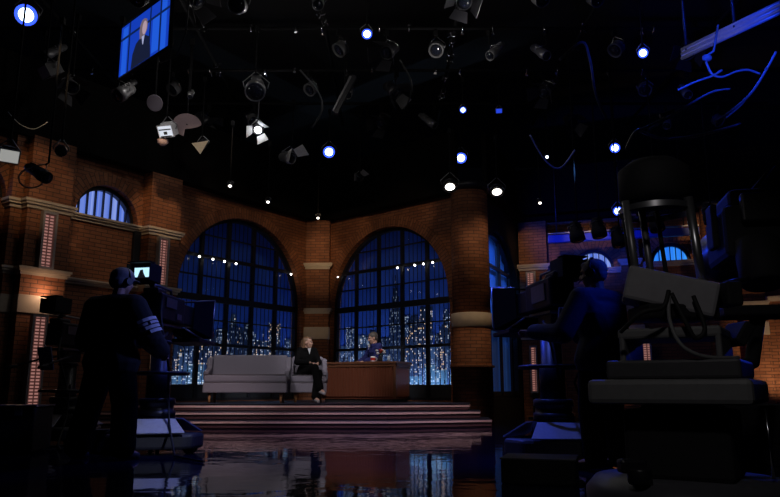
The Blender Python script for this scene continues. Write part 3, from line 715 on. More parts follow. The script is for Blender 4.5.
shape(emit('screen_skin', (.42, .30, .36), 1.), [(.02+.105*cos(a*pi/8)*.9, .34+.27*sin(a*pi/8)) for a in range(16)], .0038)
m.build('screen', None, t)
br = MB(); p = V(Q(0, .5, -.20)); br.tube([p, p+V((-.05, .1, .5)), p+V((-.05, .1, 1.9))], .022, 8); br.box(p, (.12, .12, .12)); br.tube([p, V(Q(0, .5, -.03))], .02, 8); br.build('bracket', DGREY, t)
MB().tube([Q(.5, -1.05, -.03), V(Q(.55, -1.3, -.05)), V(Q(1., -1.25, -.1)), V(Q(1.3, -.6, -.1)), V(Q(1.4, 1, -.1))], .007, 6).build('cable', MGREY, t)

# low things on the left floor
t = empty('equipment_case', (-4.35, 7.5, 0), R(8), 'long black equipment case on the floor at the far left', 'case')
MB().box((0, 0, .24), (1.5, .6, .44)).build('body', BLACK, t, bevel=.02); MB().box((0, 0, .47), (1.52, .62, .02)).build('lid', DGREY, t, bevel=.005)
for x in (-.6, 0., .6): MB().box((x, -.31, .42), (.07, .02, .08)).build('latch', GREYM, t)
o = MB().tube([at(-40, 444, 7.0)*V((1, 1, 0)) if 0 else lvl(u, v, .012) for u, v in ((-30, 446), (10, 444), (30, 446), (55, 446), (72, 444), (90, 441), (110, 447))], .011, 6).build('floor_cable', RUBBER); tag(o, 'thin cable lying on the glossy floor at lower left', 'cable')
def crate(px, v, y, w_, h, d, rz, mt, label, name='equipment_box', cat='box'):
    p = at(px, v, y); t = empty(name, (p.x, p.y, 0), rz, label, cat); MB().box((0, 0, h/2), (w_, d, h)).build('body', mt, t, bevel=.012)
    MB().box((0, 0, h+.006), (w_+.01, d+.01, .012)).build('lid', DGREY, t, bevel=.003); return t
crate(98, 425, 7.6, .42, .22, .3, .2, BLACK, 'small black equipment box on the floor behind the left operator\'s legs')
crate(540, 455, 5.2, .5, .16, .4, -.3, BLACK, 'low black box on the floor left of the crane dolly')

# ================================================================= PEOPLE
def cap(m, a, b, ra, rb=None, k=12):
    rb = ra if rb is None else rb; m.ball(a, ra, k=k); m.ball(b, rb, k=k); m.tube([a, b], [ra, rb], k)
def chain(m, pts, rs):
    for i in range(len(pts)-1): cap(m, V(pts[i]), V(pts[i+1]), rs[i], rs[i+1])
def hand(m, wr, fwd, pn, th, curl=.5):
    """wr wrist, fwd finger direction, pn palm-facing normal, th direction of the thumb side"""
    wr = V(wr); f = V(fwd).normalized(); n = V(pn); n = (n-f*n.dot(f)).normalized(); t = V(th); t = (t-f*t.dot(f)-n*t.dot(n)).normalized()
    L = (.070, .078, .072, .056)
    for i in range(4):
        o = t*(.030-.020*i); kn = wr+f*(.092-.004*abs(i-1))+o
        cap(m, wr+f*.012+o*.55, kn, .0125, .0115, 8)
        p = kn; a = 0
        for j, (fr, r) in enumerate(((.48, .0095), (.30, .0088), (.22, .008))):
            a += curl*(.7 if j == 0 else .9); q_ = p+(f*cos(a)+n*sin(a))*L[i]*fr; cap(m, p, q_, r, r*.93, 8); p = q_
    b = wr+f*.025+t*.022; d = (t*.75+f*.6+n*.25).normalized(); p = b+d*.045; cap(m, b, p, .0135, .0115, 8); q_ = p+(f*.8+t*.15+n*.45).normalized()*.032; cap(m, p, q_, .0105, .009, 8)
def head(m, O, rot):
    T = lambda x, y, z: O+rot @ V((x, y, z))
    m.ball(T(0, -.008, .028), .1, (.77, .97, .90), 20, rot); m.ball(T(0, .028, -.03), .078, (.82, .80, 1.12), 18, rot); m.ball(T(0, .052, -.088), .034, (1.05, .8, .8), 12, rot)
    cap(m, T(0, .088, .012), T(0, .109, -.026), .009, .0135, 8)
    for s in (-1, 1):
        m.ball(T(s*.033, .076, .026), .017, (1.3, .8, .6), 10, rot); m.ball(T(s*.042, .06, -.028), .024, (1, .8, 1), 10, rot); m.ball(T(s*.079, -.01, -.008), .030, (.34, .66, 1.05), 12, rot); m.ball(T(s*.013, .094, -.030), .009, k=8)
    m.ball(T(0, .080, -.056), .019, (1.25, .62, .36), 10, rot); m.ball(T(0, .079, -.068), .018, (1.1, .62, .36), 10, rot)
def person(loc, rz, label, J, hd, clothes, top, legs=None, shoes=True, bulk=0):
    """J: joints in the figure's own frame (faces +y); hd: (centre, yaw, pitch)"""
    t = empty('person', loc, rz, label, 'person')
    m = MB(); g = lambda k: V(J[k])
    O = V(hd[0]); hr = M4.Rotation(R(hd[1]), 3, 'Z') @ M4.Rotation(R(hd[2]), 3, 'X')
    for s in 'lr':
        chain(m, [g('hip_'+s), g('knee_'+s), g('ankle_'+s)], [.082, .055, .038]); cap(m, g('ankle_'+s), g('toe_'+s), .040, .028)
        cap(m, g('hip_'+s), g('waist'), .105, .105); cap(m, g('waist'), g('chest_'+s), .105, .10); cap(m, g('chest_'+s), g('sho_'+s), .085, .055); cap(m, g('neck'), g('sho_'+s), .05, .05)
        chain(m, [g('sho_'+s), g('elb_'+s), g('wri_'+s)], [.050, .040, .027]); hand(m, J['wri_'+s], *J['hand_'+s])
    cap(m, g('chest_l'), g('chest_r'), .10); cap(m, g('neck')-V((0, 0, .04)), O+hr @ V((0, -.02, -.06)), .056, .052)
    head(m, O, hr)
    b = m.build('body', SKIN, t); bake(b, .0068, 3)
    e = MB()
    for s in (-1, 1): e.ball(O+hr @ V((s*.031, .083, .008)), .0105, k=8)
    e.build('eyes', mat('eye', (.06, .05, .05), .2), b)
    # jacket / top
    m = MB(); x = .020+bulk; hem = J.get('hem', .0)
    for s in 'lr':
        cap(m, g('hip_'+s)+V((0, 0, hem)), g('waist'), .105+x, .105+x); cap(m, g('waist'), g('chest_'+s), .105+x, .10+x); cap(m, g('chest_'+s), g('sho_'+s), .085+x, .055+x); cap(m, g('neck')-V((0, 0, .035)), g('sho_'+s), .048+x, .05+x)
        w_ = g('elb_'+s).lerp(g('wri_'+s), .88); chain(m, [g('sho_'+s), g('elb_'+s), w_], [.052+x, .045+x, .034+x*.8])
    cap(m, g('chest_l'), g('chest_r'), .10+x)
    bake(m.build(top[0], top[1], t), .012, 4)
    if legs:
        m = MB()
        for s in 'lr':
            a = g('knee_'+s).lerp(g('ankle_'+s), .93); chain(m, [g('hip_'+s), g('knee_'+s), a], [.098+bulk*.7, .078+bulk*.7, legs[2]+bulk*.7]); cap(m, g('hip_l'), g('hip_r'), .115)
            cap(m, g('hip_'+s), g('waist')-V((0, 0, .06)), .112, .11)
        bake(m.build(legs[0], legs[1], t), .012, 4)
    if shoes:
        for s in 'lr':
            a, b_ = g('ankle_'+s), g('toe_'+s); d = (b_-a); d2 = d.normalized(); m = MB()
            dn = V((0, 0, -.03)) if abs(d2.z) < .7 else V((0, 0, 0))
            cap(m, a-d2*.03+dn, b_+dn*.3, .046, .036); cap(m, a, a-d2*.02+dn, .047, .047); sh = m.build('shoe', shoes, t); bake(sh, .01, 2)
            if min(v.co.z for v in sh.data.vertices) < 0:
                k = -min(v.co.z for v in sh.data.vertices)
                for v in sh.data.vertices: v.co.z = max(v.co.z, 0.001)
    for f in clothes: f(t, b, O, hr)
    return t
# -- standing operator, seen from behind
def standing(h, feet, wl, wr, el, er, lean=0):
    k = h/1.76
    J = dict(hip_l=(-.09, 0, .92*k), hip_r=(.09, 0, .92*k), waist=(0, .0, 1.10*k), chest_l=(-.09, .01, 1.29*k), chest_r=(.09, .01, 1.29*k), neck=(0, .0, 1.48*k), sho_l=(-.185, .0, 1.425*k), sho_r=(.185, .0, 1.425*k),
             knee_l=(feet[0][0]*.6-.04, feet[0][1]*.5+.03, .49*k), knee_r=(feet[1][0]*.6+.04, feet[1][1]*.5+.03, .49*k),
             ankle_l=(*feet[0], .085), ankle_r=(*feet[1], .085), toe_l=(feet[0][0]-.02, feet[0][1]+.15, .035), toe_r=(feet[1][0]+.03, feet[1][1]+.15, .035),
             elb_l=el, elb_r=er, wri_l=wl, wri_r=wr, hem=-.02)
    for s in 'lr':
        w_, e = V(J['wri_'+s]), V(J['elb_'+s]); J['hand_'+s] = (tuple((w_-e).normalized()), (0, .2, -1), (1 if s == 'l' else -1, 0, .1), 1.1)
    return J
def headset(band=True):
    def f(t, b, O, hr):
        m = MB(); pts = [O+hr @ V((.098*cos(a), -.01, .02+.115*sin(a))) for a in [pi*i/14 for i in range(15)]]; m.tube(pts, .011, 8)
        for s in (-1, 1): m.lathe([(.036, 0), (.042, .012), (.036, .03)], O+hr @ V((s*.078, -.01, -.005)), hr @ V((s, 0, 0)), 16)
        m.tube([O+hr @ V(p) for p in ((-.1, .01, -.02), (-.095, .07, -.06), (-.05, .11, -.07))], .005, 6); m.build('headset', SEMI, t)
    return f
def short_hair(mt, r=.106, low=-.05):
    def f(t, b, O, hr):
        m = MB(); T = lambda *p: O+hr @ V(p)
        m.ball(T(0, -.016, .038), r, (.79, .95, .88), 18, hr); m.ball(T(0, -.055, -.0), .075, (.95, .7, 1.05), 14, hr); m.ball(T(0, .05, .085), .05, (1.1, .8, .45), 12, hr)
        o = m.build('hair', mt, t); bake(o, .009, 2)
    return f
def cap_hat(mt):
    def f(t, b, O, hr):
        m = MB(); T = lambda *p: O+hr @ V(p); m.ball(T(0, -.008, .05), .116, (.82, .98, .80), 18, hr); m.ball(T(0, -.03, .0), .104, (.86, .9, .85), 16, hr)
        m.ball(T(0, .115, .035), .07, (.95, 1., .12), 14, hr); bake(m.build('cap', mt, t), .008, 2)
    return f
def sleeve_print(t, b, O, hr):
    a, e = V((.215, .01, 1.35)), V((.335, .05, 1.12)); d = e-a; dn = d.normalized(); o = V((.75, -.66, .3)); o = (o-dn*o.dot(dn)).normalized(); s = dn.cross(o)
    m = MB()
    for t0, t1, a0, a1 in ((.40, .52, -.9, .7), (.56, .66, -.9, -.1), (.56, .66, .1, .8), (.70, .82, -.8, .8), (.86, .98, -.8, .2)):
        for k in range(4):
            b0, b1 = a0+(a1-a0)*k/4, a0+(a1-a0)*(k+1)/4; r0 = .127
            m.poly([a+d*tt+(o*cos(bb)+s*sin(bb))*r0 for tt, bb in ((t0, b0), (t0, b1), (t1, b1), (t1, b0))])
    m.build('sleeve_print', SHIRT, t, weld=True)
J = standing(1.74, ((-.27, -.02), (.16, .02)), (-.30, .42, 1.06), (.25, .36, 1.0), (-.36, .12, 1.10), (.34, .05, 1.10))
tp = person((-2.63, 6.78, 0), R(-16), 'person in black clothes with cap and headset working the left pedestal camera, back turned', J, ((.03, .03, 1.655), -12, -6), [cap_hat(CAPM), headset(), sleeve_print], ('sweatshirt', mat('dark_sweatshirt', (.009, .009, .011), .9)), ('trousers', CLOTH_B, .075), shoes=mat('dark_shoe', (.05, .05, .055), .5), bulk=.045); tp.scale = (1.1, 1.1, 1)
J = standing(1.70, ((-.12, .0), (.14, .0)), (-.34, .38, 1.12), (.22, .44, 1.10), (-.34, .06, 1.08), (.32, .08, 1.07))
tp = person((1.75, 5.95, 0), R(34), 'grey-haired person in dark shirt lit blue, working the right camera, turned left', J, ((0, .03, 1.60), 20, -4), [short_hair(HAIR_W), headset()], ('shirt', mat('blue_grey_shirt', (.06, .07, .12), .85)), ('trousers', CLOTH_B, .075), shoes=CLOTH_B, bulk=.02); tp.scale = (1.1, 1.1, 1)
# -- guest seated in the armchair
J = dict(hip_l=(-.085, 0, .585), hip_r=(.085, 0, .585), waist=(0, -.02, .74), chest_l=(-.075, -.01, .90), chest_r=(.075, -.01, .90), neck=(0, .01, 1.065), sho_l=(-.155, .0, 1.01), sho_r=(.155, .0, 1.01),
         knee_l=(-.07, .43, .56), knee_r=(.02, .46, .66), ankle_l=(.0, .46, .085), ankle_r=(-.06, .52, .25), toe_l=(.0, .60, .035), toe_r=(-.11, .63, .18),
         elb_l=(-.235, .06, .78), elb_r=(.235, .08, .78), wri_l=(-.10, .32, .75), wri_r=(.08, .34, .76), hand_l=((.55, .8, -.15), (0, 0, -1), (.8, -.5, 0), .6), hand_r=((-.45, .85, -.1), (0, 0, -1), (-.8, -.4, 0), .6), hem=-.02)
def long_hair(t, b, O, hr):
    m = MB(); T = lambda *p: O+hr @ V(p); m.ball(T(0, -.028, .040), .104, (.80, .92, .86), 18, hr)
    for s in (-1, 1): chain(m, [T(s*.05, -.05, .05), T(s*.062, -.06, -.05), T(s*.06, -.08, -.15)], [.04, .032, .024])
    chain(m, [T(0, -.07, .02), T(0, -.09, -.10), T(0, -.085, -.21)], [.07, .06, .04]); m.ball(T(0, .045, .085), .05, (1.1, .7, .45), 12, hr); bake(m.build('hair', HAIR_L, t), .009, 2)
def blouse(t, b, O, hr):
    m = MB(); m.prism([(-.035, .115, 1.055), (.035, .115, 1.055), (.0, .125, .93)], (0, .012, 0)); m.build('blouse', SHIRT, t)
tp = person((-1.595, 13.74, DECK), R(-150), 'seated woman in black suit with long light brown hair, legs crossed, facing the desk', J, ((0, .035, 1.165), 50, 0), [long_hair, blouse], ('jacket', CLOTH_B), ('trousers', CLOTH_B, .085), shoes=mat('pale_shoe', (.35, .36, .4), .4)); tp.scale = (.96, .96, .96)
# -- host behind the desk
J = dict(hip_l=(-.09, 0, .72), hip_r=(.09, 0, .72), waist=(0, .0, .88), chest_l=(-.085, .03, 1.05), chest_r=(.085, .03, 1.05), neck=(0, .06, 1.215), sho_l=(-.18, .04, 1.16), sho_r=(.18, .04, 1.16),
         knee_l=(-.12, .38, .66), knee_r=(.12, .38, .66), ankle_l=(-.12, .34, .2), ankle_r=(.12, .34, .2), toe_l=(-.12, .46, .16), toe_r=(.12, .46, .16),
         elb_l=(-.25, .15, .92), elb_r=(.25, .15, .92), wri_l=(-.14, .36, .845), wri_r=(.10, .38, .845), hand_l=((.5, .8, -.05), (0, 0, -1), (.8, -.5, 0), .35), hand_r=((-.5, .8, -.05), (0, 0, -1), (-.8, -.5, 0), .35), hem=-.02)
J = {k_: ((v[0], v[1], v[2]-(.05 if v[2] > .3 else 0)) if isinstance(v, tuple) and len(v) == 3 and k_[:4] != 'hand' else v) for k_, v in J.items()}
def collar(t, b, O, hr):
    m = MB(); m.prism([(-.04, .175, 1.16), (.04, .175, 1.16), (.0, .185, 1.05)], (0, .012, 0)); m.build('shirt', SHIRT, t)
hp = (-.272, 14.85, DECK)
person(hp, R(118), 'man in blue suit with short dark greying hair, sitting behind the desk, facing left', J, ((0, .09, 1.285), -18, -12), [short_hair(HAIR_G, .105), collar], ('jacket', CLOTH_N), ('trousers', CLOTH_N, .075), shoes=CLOTH_B)
t = empty('office_chair', hp, R(118), 'dark high office chair under the man in the blue suit, behind the desk', 'chair')
MB().box((0, -.02, .59), (.46, .44, .07)).build('seat', CLOTH_G, t, bevel=.02)
MB().lathe([(.03, .05), (.03, .56)], k=12).build('post', CHROME, t)
m = MB()
for i in range(5): a = i*2*pi/5; m.tube([(0, 0, .09), (.27*cos(a), .27*sin(a), .05)], .02, 6); m.ball((.27*cos(a), .27*sin(a), .03), .03, k=8)
m.build('star_base', SEMI, t)

# ========================================================== LIGHTING GRID
GZ = 6.6
PIPEL = 'black steel pipe of the lighting grid overhead'
for i, y in enumerate((6.2, 7.8, 9.4, 11.0, 12.6, 14.2)):
    o = MB().tube([(-8, y, GZ), (8, y, GZ)], .03, 8).build('grid_pipe', HANG); tag(o, 'black pipe of the overhead lighting grid running across the studio', 'pipe', 'cross pipes of the lighting grid')
for x in (-5.5, -3.3, -1.1, 1.1, 3.3, 5.5):
    o = MB().tube([(x, 3.5, GZ+.07), (x, 15.6, GZ+.07)], .03, 8).build('grid_pipe', HANG); tag(o, 'black pipe of the overhead lighting grid running away from the viewer', 'pipe', 'long pipes of the lighting grid')
def clamp(t, p, z=GZ):                  # drop rod and hook to the grid, in the thing's own frame
    top = z-p.z; m = MB(); m.tube([(0, 0, .0), (0, 0, top)], .014, 6); m.box((0, 0, top-.03), (.06, .06, .10)); m.build('hanger', HANG, t)
EXPL = []
def fixture(p, aim, label, kind='led', r=.11, L=.24, barn=0, body=None, lens=None, group=None, name='stage_light', z=GZ, barnmat=None, cat='stage light', yoke=None):
    p = V(p); EXPL.append(p.copy()); d = (V(aim)-p).normalized(); B = basis(d); t = empty(name, p, 0, label, cat, group); T = lambda x, y, zz: B @ V((x, y, zz))
    body = body or SEMI
    m = MB()
    if kind == 'led':
        m.lathe([(r*.75, -L*.75), (r, -L*.4), (r*1.08, -.01), (r*1.08, .012), (r*.99, .012), (r*.99, -.006)], (0, 0, 0), d, 22)
        for i in range(4): m.lathe([(r*.95, 0), (r*1.02, .004), (r*.95, .008)], d*(-L*(.45+.08*i)), d, 20)
    elif kind == 'box':
        m.box(T(0, -L/2, 0), (r*2, L, r*1.5), B); m.box(T(0, -L*.5, r*.85), (r*1.3, L*.7, r*.3), B); m.box(T(0, .01, 0), (r*2.15, .03, r*1.65), B)
    else:
        m.lathe([(r*.55, -L), (r*.7, -L*.9), (r*.8, -L*.5), (r, -L*.3), (r, 0), (r*.9, .0), (r*.9, -.012)], (0, 0, 0), d, 20)
        for i in range(4): m.box(T(0, -L*(.45+.13*i), r*.75), (r*.9, .015, r*.4), B)
    m.build('housing', body, t)
    if lens:
        if kind == 'box': MB().box(T(0, .026, 0), (r*1.9, .006, r*1.35), B).build('lens', lens[0], t)
        else:
            l = MB(); l.lathe([(r*.66, 0), (r*.5, .012), (r*.2, .02)], (0, 0, 0), d, 20); l.build('lens', lens[0], t)
            if lens[1]: MB().lathe([(r*.67, -.002), (r*.98, .002)], (0, 0, 0), d, 22, cap=False).build('lens_halo', lens[1], t)
    else: MB().lathe([(r*.86, -.004), (r*.5, .012), (r*.1, .02)], (0, 0, 0), d, 16).build('lens', LENSD, t) if kind != 'box' else None
    hx = B @ V((1, 0, 0)); y = MB(); c = d*(-L*.45); y.tube([c+hx*r*1.12, c+hx*r*1.25+V((0, 0, r*.6)), V((0, 0, r*1.9))+c*.3+hx*.02, V((0, 0, r*1.9))+c*.3-hx*.02, c-hx*r*1.25+V((0, 0, r*.6)), c-hx*r*1.12], .009, 6); y.build('yoke', yoke or GREYM, t)
    for i in range(barn):
        a = pi/2*i+.4 if barn == 4 else i*2.1; u = B @ V((cos(a), 0, sin(a))); v = B @ V((-sin(a), 0, cos(a))); q = d+u*.65
        MB().prism([u*r*1.05+v*r*.8, u*r*1.05-v*r*.8, u*r*1.05+q*r*1.5-v*r*1.15, u*r*1.05+q*r*1.5+v*r*1.15], u*.006).build('barn_door', barnmat or SEMI, t)
    m = MB(); zz = max(.1, z-p.z); m.tube([(0, 0, r*1.85)+V(c*.3) if 0 else V((0, 0, r*1.85))+c*.3, V((0, 0, r*1.85+.05)), V((0, 0, zz-.03))], .013, 6); m.box((0, 0, zz-.09), (.06, .07, .10)); m.build('hanger', HANG, t)
    return t
STG = V((-1, 13.5, 1.2))
BL = (BLUE_C, BLUE_R)
# lamps seen alight, each on the sight line at its hanging height
def lit(u, v, zz, label, aim=None, **k):
    p = lvl(u, v, zz); return fixture(p, aim or (p+V((random.uniform(-.3, .3), -1.2, -1.4))), label, lens=k.pop('lens', BL), **k)
lit(26, 15, 5.6, 'large round blue-white LED lamp at the upper left corner', r=.145, aim=(-3.0, 3.5, 1))
lit(367, 34, 5.7, 'blue-white lamp high above the middle of the set', r=.075, kind='par', aim=(.6, 4, 1))
lit(643, 53, 5.6, 'small blue-white lamp in the dark above the crane dolly', r=.075, kind='par', aim=(1., 3, 1))
lit(463, 110, 5.9, 'tiny blue-white lamp high in the grid right of the middle', r=.06, kind='par', aim=(.5, 3, 1))
lit(329, 152, 5.6, 'oval blue LED lamp hanging above the corner pilaster', r=.125, aim=(-.3, 5, .5))
lit(461, 158, 5.5, 'blue-white LED lamp hanging above the round brick column', r=.12, aim=(1.0, 8.5, 1.2))
lit(615, 148, 5.2, 'blue-white lamp to the left of the crane dolly top', r=.095, kind='par', aim=(2, 4, 1))
lit(618, 211, 4.3, 'small flat blue-white lamp just left of the dolly guard ring', r=.10, aim=(2.9, 9.2, 1.2), z=5.4)
lit(499, 111, 6.0, 'dim blue square lamp high above the round column', r=.06, kind='box', lens=(emit('dim_blue', (.02, .07, .9), .8), None), aim=(1, 5, 3))
lit(547, 157, 5.6, 'small bluish lamp above the far right pier', r=.045, kind='par', lens=(BLUE_C, None), aim=(2, 5, 2))
lit(258, 130, 5.4, 'bright white lamp with open white barn doors above the left arch', r=.10, kind='par', barn=3, lens=(emit('white_lamp_hot', (.92, .95, 1), 16), None), barnmat=WHITE, aim=(-1.9, 9.5, 2.9))
for u, v, z, lb in ((450, 187, 4.4, 'flat white downlight over the top left of the round column'), (497, 192, 4.4, 'flat white downlight just right of the round column top'), (540, 203, 4.3, 'small white lamp above the gap right of the round column'),
                    (268, 202, 4.3, 'tiny white lamp above the left arch top'), (318, 218, 4.3, 'tiny white lamp on the header above the corner pilaster'), (230, 186, 4.3, 'tiny warm lamp above the header left of the left arch')):
    p = lvl(u, v, z); fixture(p, p+V((0, -.55, -1)), lb, 'led', .14 if v < 195 and u > 400 else .045, .14, lens=(emit('warm_white_lamp', (1, .93, .82), 5 if u > 400 else 1.2), None), z=5.6, name='downlight', cat='lamp')
# mostly unlit fixtures catching light, two panels emitting; nearest the left wall
p = lvl(45, 72, 5.3); fixture(p, p+V((-.8, -1.0, -.9)), 'grey box light tilted in the dark at the upper left', 'box', .12, .22, lens=(mat('pale_filter', (.35, .37, .42), .4), None), body=DGREY)
p = lvl(255, 92, 5.4); fixture(p, p+V((.1, -1.0, -.95)), 'ribbed silver spotlight head above the white barn-door lamp', 'par', .17, .42, body=ALU)
p = lvl(292, 158, 5.3); fixture(p, p+V((.9, -.6, -.3)), 'ribbed lamp with an open pale barn door left of the oval blue lamp', 'par', .13, .32, 2, body=GREYM, barnmat=WHITE)
p = lvl(166, 131, 4.9); tt = fixture(p, p+V((-.25, -1.0, -.7)), 'white square lamp housing with black slots beside a dusty pink disc', 'box', .13, .16, body=WHITE, lens=(emit('white_panel_glow', (.8, .85, .95), .85), None))
B = basis((-.25, -1, -.7))
for x_, z_, w_ in ((0, .03, .22), (.0, -.03, .06), (.0, -.085, .2)): MB().box(B @ V((x_, .032, z_)), (w_, .006, .02 if w_ > .1 else .05), B).build('slot', BLACK, tt)
p = lvl(187, 125, 5.05); t = empty('fabric_disc', p, 0, 'dusty pink fabric disc hung beside the white square lamp', 'reflector'); B = basis((-.2, -1, -.75)); m = MB(); m.prism([B @ V((.26*cos(a*pi/14), 0, .20*sin(a*pi/14)*(1 if a < 15 or a > 22 else .3))) for a in range(28)], (0, .02, 0)); m.build('disc', PINK, t); clamp(t, p)
p = lvl(155, 103, 5.3); t = empty('fabric_disc', p, 0, 'grey-violet oval disc hung above the white square lamp', 'reflector'); B = basis((-.1, -1, -.6)); MB().lathe([(.13, 0), (.14, .01), (.13, .02)], (0, 0, 0), B @ V((0, 1, 0)), 24).build('disc', mat('grey_violet_cloth', (.14, .12, .15), .8), t); clamp(t, p)
p = lvl(163, 143, 4.75); o = MB().lathe([(.04, 0), (.09, .05), (.09, .11), (.03, .13)], (0, 0, -.05), (.1, -.5, 1), 16).build('gel_cup', PINK, None, loc=p); tag(o, 'small dusty pink cup just under the white square lamp', 'lamp part')
p = lvl(197, 147, 5.1); t = fixture(p+V((.05, .12, .08)), p+V((.0, -1, -.6)), 'dark spotlight with one cream triangular flag glowing', 'par', .09, .26); 
m = MB(); B = basis((0, -1, -.5)); m.prism([B @ V(q) for q in ((-.17, .12, .10), (.15, .12, .05), (-.01, .16, -.15))], B @ V((0, .008, 0))); m.build('barn_door', CREAM, t)
p = at(9, 156, 8.0); fixture(p, p+V((.75, -1.0, -.55)), 'white square lamp panel at the left edge against the brick', 'box', .105, .18, lens=(emit('frosted_glow', (.75, .75, .72), .4), None), body=DGREY)
p = at(38, 178, 8.8); t = fixture(p+V((.12, 0, 0)), p+V((1.0, -.35, -.5)), 'black profile spotlight with a wire ring in front of the left brick pier', 'par', .085, .42, body=SEMI, z=5.6); MB().torus((-.2, 0, .0), .15, .01, (.3, -1, .3)).build('safety_ring', GREYM, t)
p = at(61, 151, 9.2); fixture(p, p+V((.5, -1, -.4)), 'small chrome spotlight catching light above the left brick pier', 'par', .08, .2, body=CHROME)
p = lvl(345, 95, 5.6); t = empty('light_bar', p, 0, 'slanted ribbed bar lamp hanging dark above the corner', 'stage light'); MB().box((0, 0, 0), (.08, .1, .75), M4.Rotation(R(25), 3, 'Y')).build('housing', SEMI, t); MB().box((-.05, -.06, 0), (.03, .03, .7), M4.Rotation(R(25), 3, 'Y')).build('rail', GREYM, t); clamp(t, p)
p = lvl(360, 178, 5.1); fixture(p, p+V((.4, -1, -.3)), 'small dark lamp with pale rectangular flags below the oval blue lamp', 'par', .08, .2, 2, body=SEMI, barnmat=mat('faded_flag', (.25, .25, .26), .5))
p = lvl(236, 4, 5.9); fixture(p, p+V((-.1, -1, -.4)), 'ribbed blue-tinged lamp at the top edge left of the middle', 'par', .13, .3, body=ALU)
p = lvl(117, 96, 5.2); fixture(p, p+V((-.4, -.6, -.6)), 'dark spotlight with chrome knobs below the hanging monitor', 'par', .12, .36, body=GREYM)
p = lvl(72, 88, 5.3); fixture(p, p+V((.5, -.6, -.6)), 'dark lamp with bright fittings left of the hanging monitor', 'par', .11, .3, 4, body=GREYM)
p = lvl(190, 97, 5.5); fixture(p, p+V((0, -.6, -.9)), 'thin pale capsule lamp right of the grey-violet disc', 'par', .045, .2, body=ALU)
# the dark bulk of the grid: three kinds of lamp repeated along the pipes
G_ = 'dark stage lights hung all over the grid'
EX0 = list(EXPL)
pr = [fixture(V((0, 0, GZ-.45)), V((.3, -1, GZ-1.3)), 'unlit dark stage light with four barn doors among many in the grid', 'par', .12, .34, 4, group=G_+', four-flap kind', yoke=CHROME),
      fixture(V((0, 0, GZ-.4)), V((.1, -1, GZ-1.4)), 'unlit dark round LED stage light among many in the grid', 'led', .12, .2, 0, group=G_+', round kind', body=DGREY, yoke=CHROME),
      fixture(V((0, 0, GZ-.5)), V((-.2, -1, GZ-1.4)), 'unlit dark long spotlight among many in the grid', 'par', .085, .5, 0, group=G_+', long kind', body=GREYM, yoke=CHROME)]
rn = random.Random(5); k = [0, 0, 0]; taken = []
for y in (6.2, 7.8, 9.4, 11.0, 12.6, 14.2):
    hw = y*.5
    x = -hw-.3+rn.uniform(0, .5)
    while x < hw:
        if not (y < 7.5 and -3.4 < x < -1.2) and all(hypot(q_.x-x, q_.y-y) > .6 for q_ in EX0):
            j = rn.randrange(3); o = pr[j] if k[j] == 0 else copy_tree(pr[j]); k[j] += 1
            o.location.x = x; o.location.y = y; o.rotation_euler.z = rn.uniform(-1.3, 1.3)
        x += rn.uniform(.7, 1.25)
# chrome pipe clamps added along the grid to make glints
cl = MB().torus((0, 0, 0), .046, .017, (1, 0, 0), 12, 6).box((0, .05, -.05), (.05, .03, .07)).tube([(0, 0, -.04), (.02, 0, -.12)], .012, 6).build('glint_clamp', CHROME); tag(cl, 'small chrome pipe clamp added for glints in the dark lighting grid', 'clamp', 'chrome clamps along the grid pipes')
for i in range(90):
    c_ = cl if i == 0 else cl.copy()
    if i: COL.objects.link(c_)
    y = (7.8, 9.4, 11.0, 12.6)[i % 4]; lo = i//4*.043-.5
    if i % 3: c_.location = ((lo+rn.uniform(0, .03))*y, y, GZ); c_.rotation_euler = (rn.uniform(-2.2, 2.2), 0, 0)
    else: c_.location = (rn.choice((-3.3, -1.1, 1.1, 3.3)), 7+i*.08, GZ+.07); c_.rotation_euler = (rn.uniform(-2.2, 2.2), 0, pi/2)
# lamps along the far pipe at right, in front of the blue beam
bb = empty('lit_beam', lvl(575, 238, 4.0), R(-16), 'long blue-lit beam on the far wall above the half-round window', 'beam'); MB().box((1.0, 0, 0), (3.2, .12, .17)).build('beam', mat('beam_light_tint', (.04, .08, .42), .5), bb, bevel=.01); MB().box((1.0, .0, .13), (3.2, .05, .03)).build('rail', GREYM, bb)  # blue light falling on the beam put into its colour
m = MB(); 
for x in (-.4, 1., 2.3): m.tube([(x, 0, .1), (x, 0, 2.6)], .015, 6)
m.build('hanger', SEMI, bb)
for u, v, lb in ((578, 240, 'black bell-shaped lamp below the blue beam, above the lit half-round window'), (600, 236, 'black bell-shaped lamp at the right part of the blue beam, left of the dolly posts'), (620, 245, 'black bell-shaped lamp just left of the dolly guard ring'), (658, 230, 'black bell-shaped lamp seen between the dolly posts'), (712, 222, 'black bell-shaped lamp in front of the slim brick column')):
    p = at(u, v, 12.0); fixture(p, p+V((.1, -.3, -1)), lb, 'par', .13, .34, z=GZ, body=BLACK)
# glowing dots built for lamp reflections in the tall windows
for k_, xs in (('L', ((-3.64, 'far left bulb of the row across the left arch'), (-3.29, 'second bulb from the left across the left arch'), (-2.98, 'third bulb from the left across the left arch'), (-2.66, 'bulb nearest the middle mullion of the left arch'), (-.97, 'single bulb at the right end of the left arch'))),
               ('R', ((.61, 'single bulb at the left end of the right arch'), (2.49, 'bulb on the second right mullion of the right arch'), (2.98, 'bulb halfway along the right half of the right arch'), (3.22, 'bulb beside the last mullion of the right arch'), (3.47, 'last bulb at the right end of the right arch')))):
    for x, lb in xs:
        t = empty('glint'); place(t, k_, x, 3.24); tag(t, 'small white '+lb, 'glint', 'small glints across the tall arches')
        MB().ball((0, .02, 0), .024, k=8).build('glint_ball', DOT_L, t); MB().tube([(0, .02, .02), (0, .06, .06), (0, .11, .06)], .010, 6).build('glint_stem', SEMI, t)
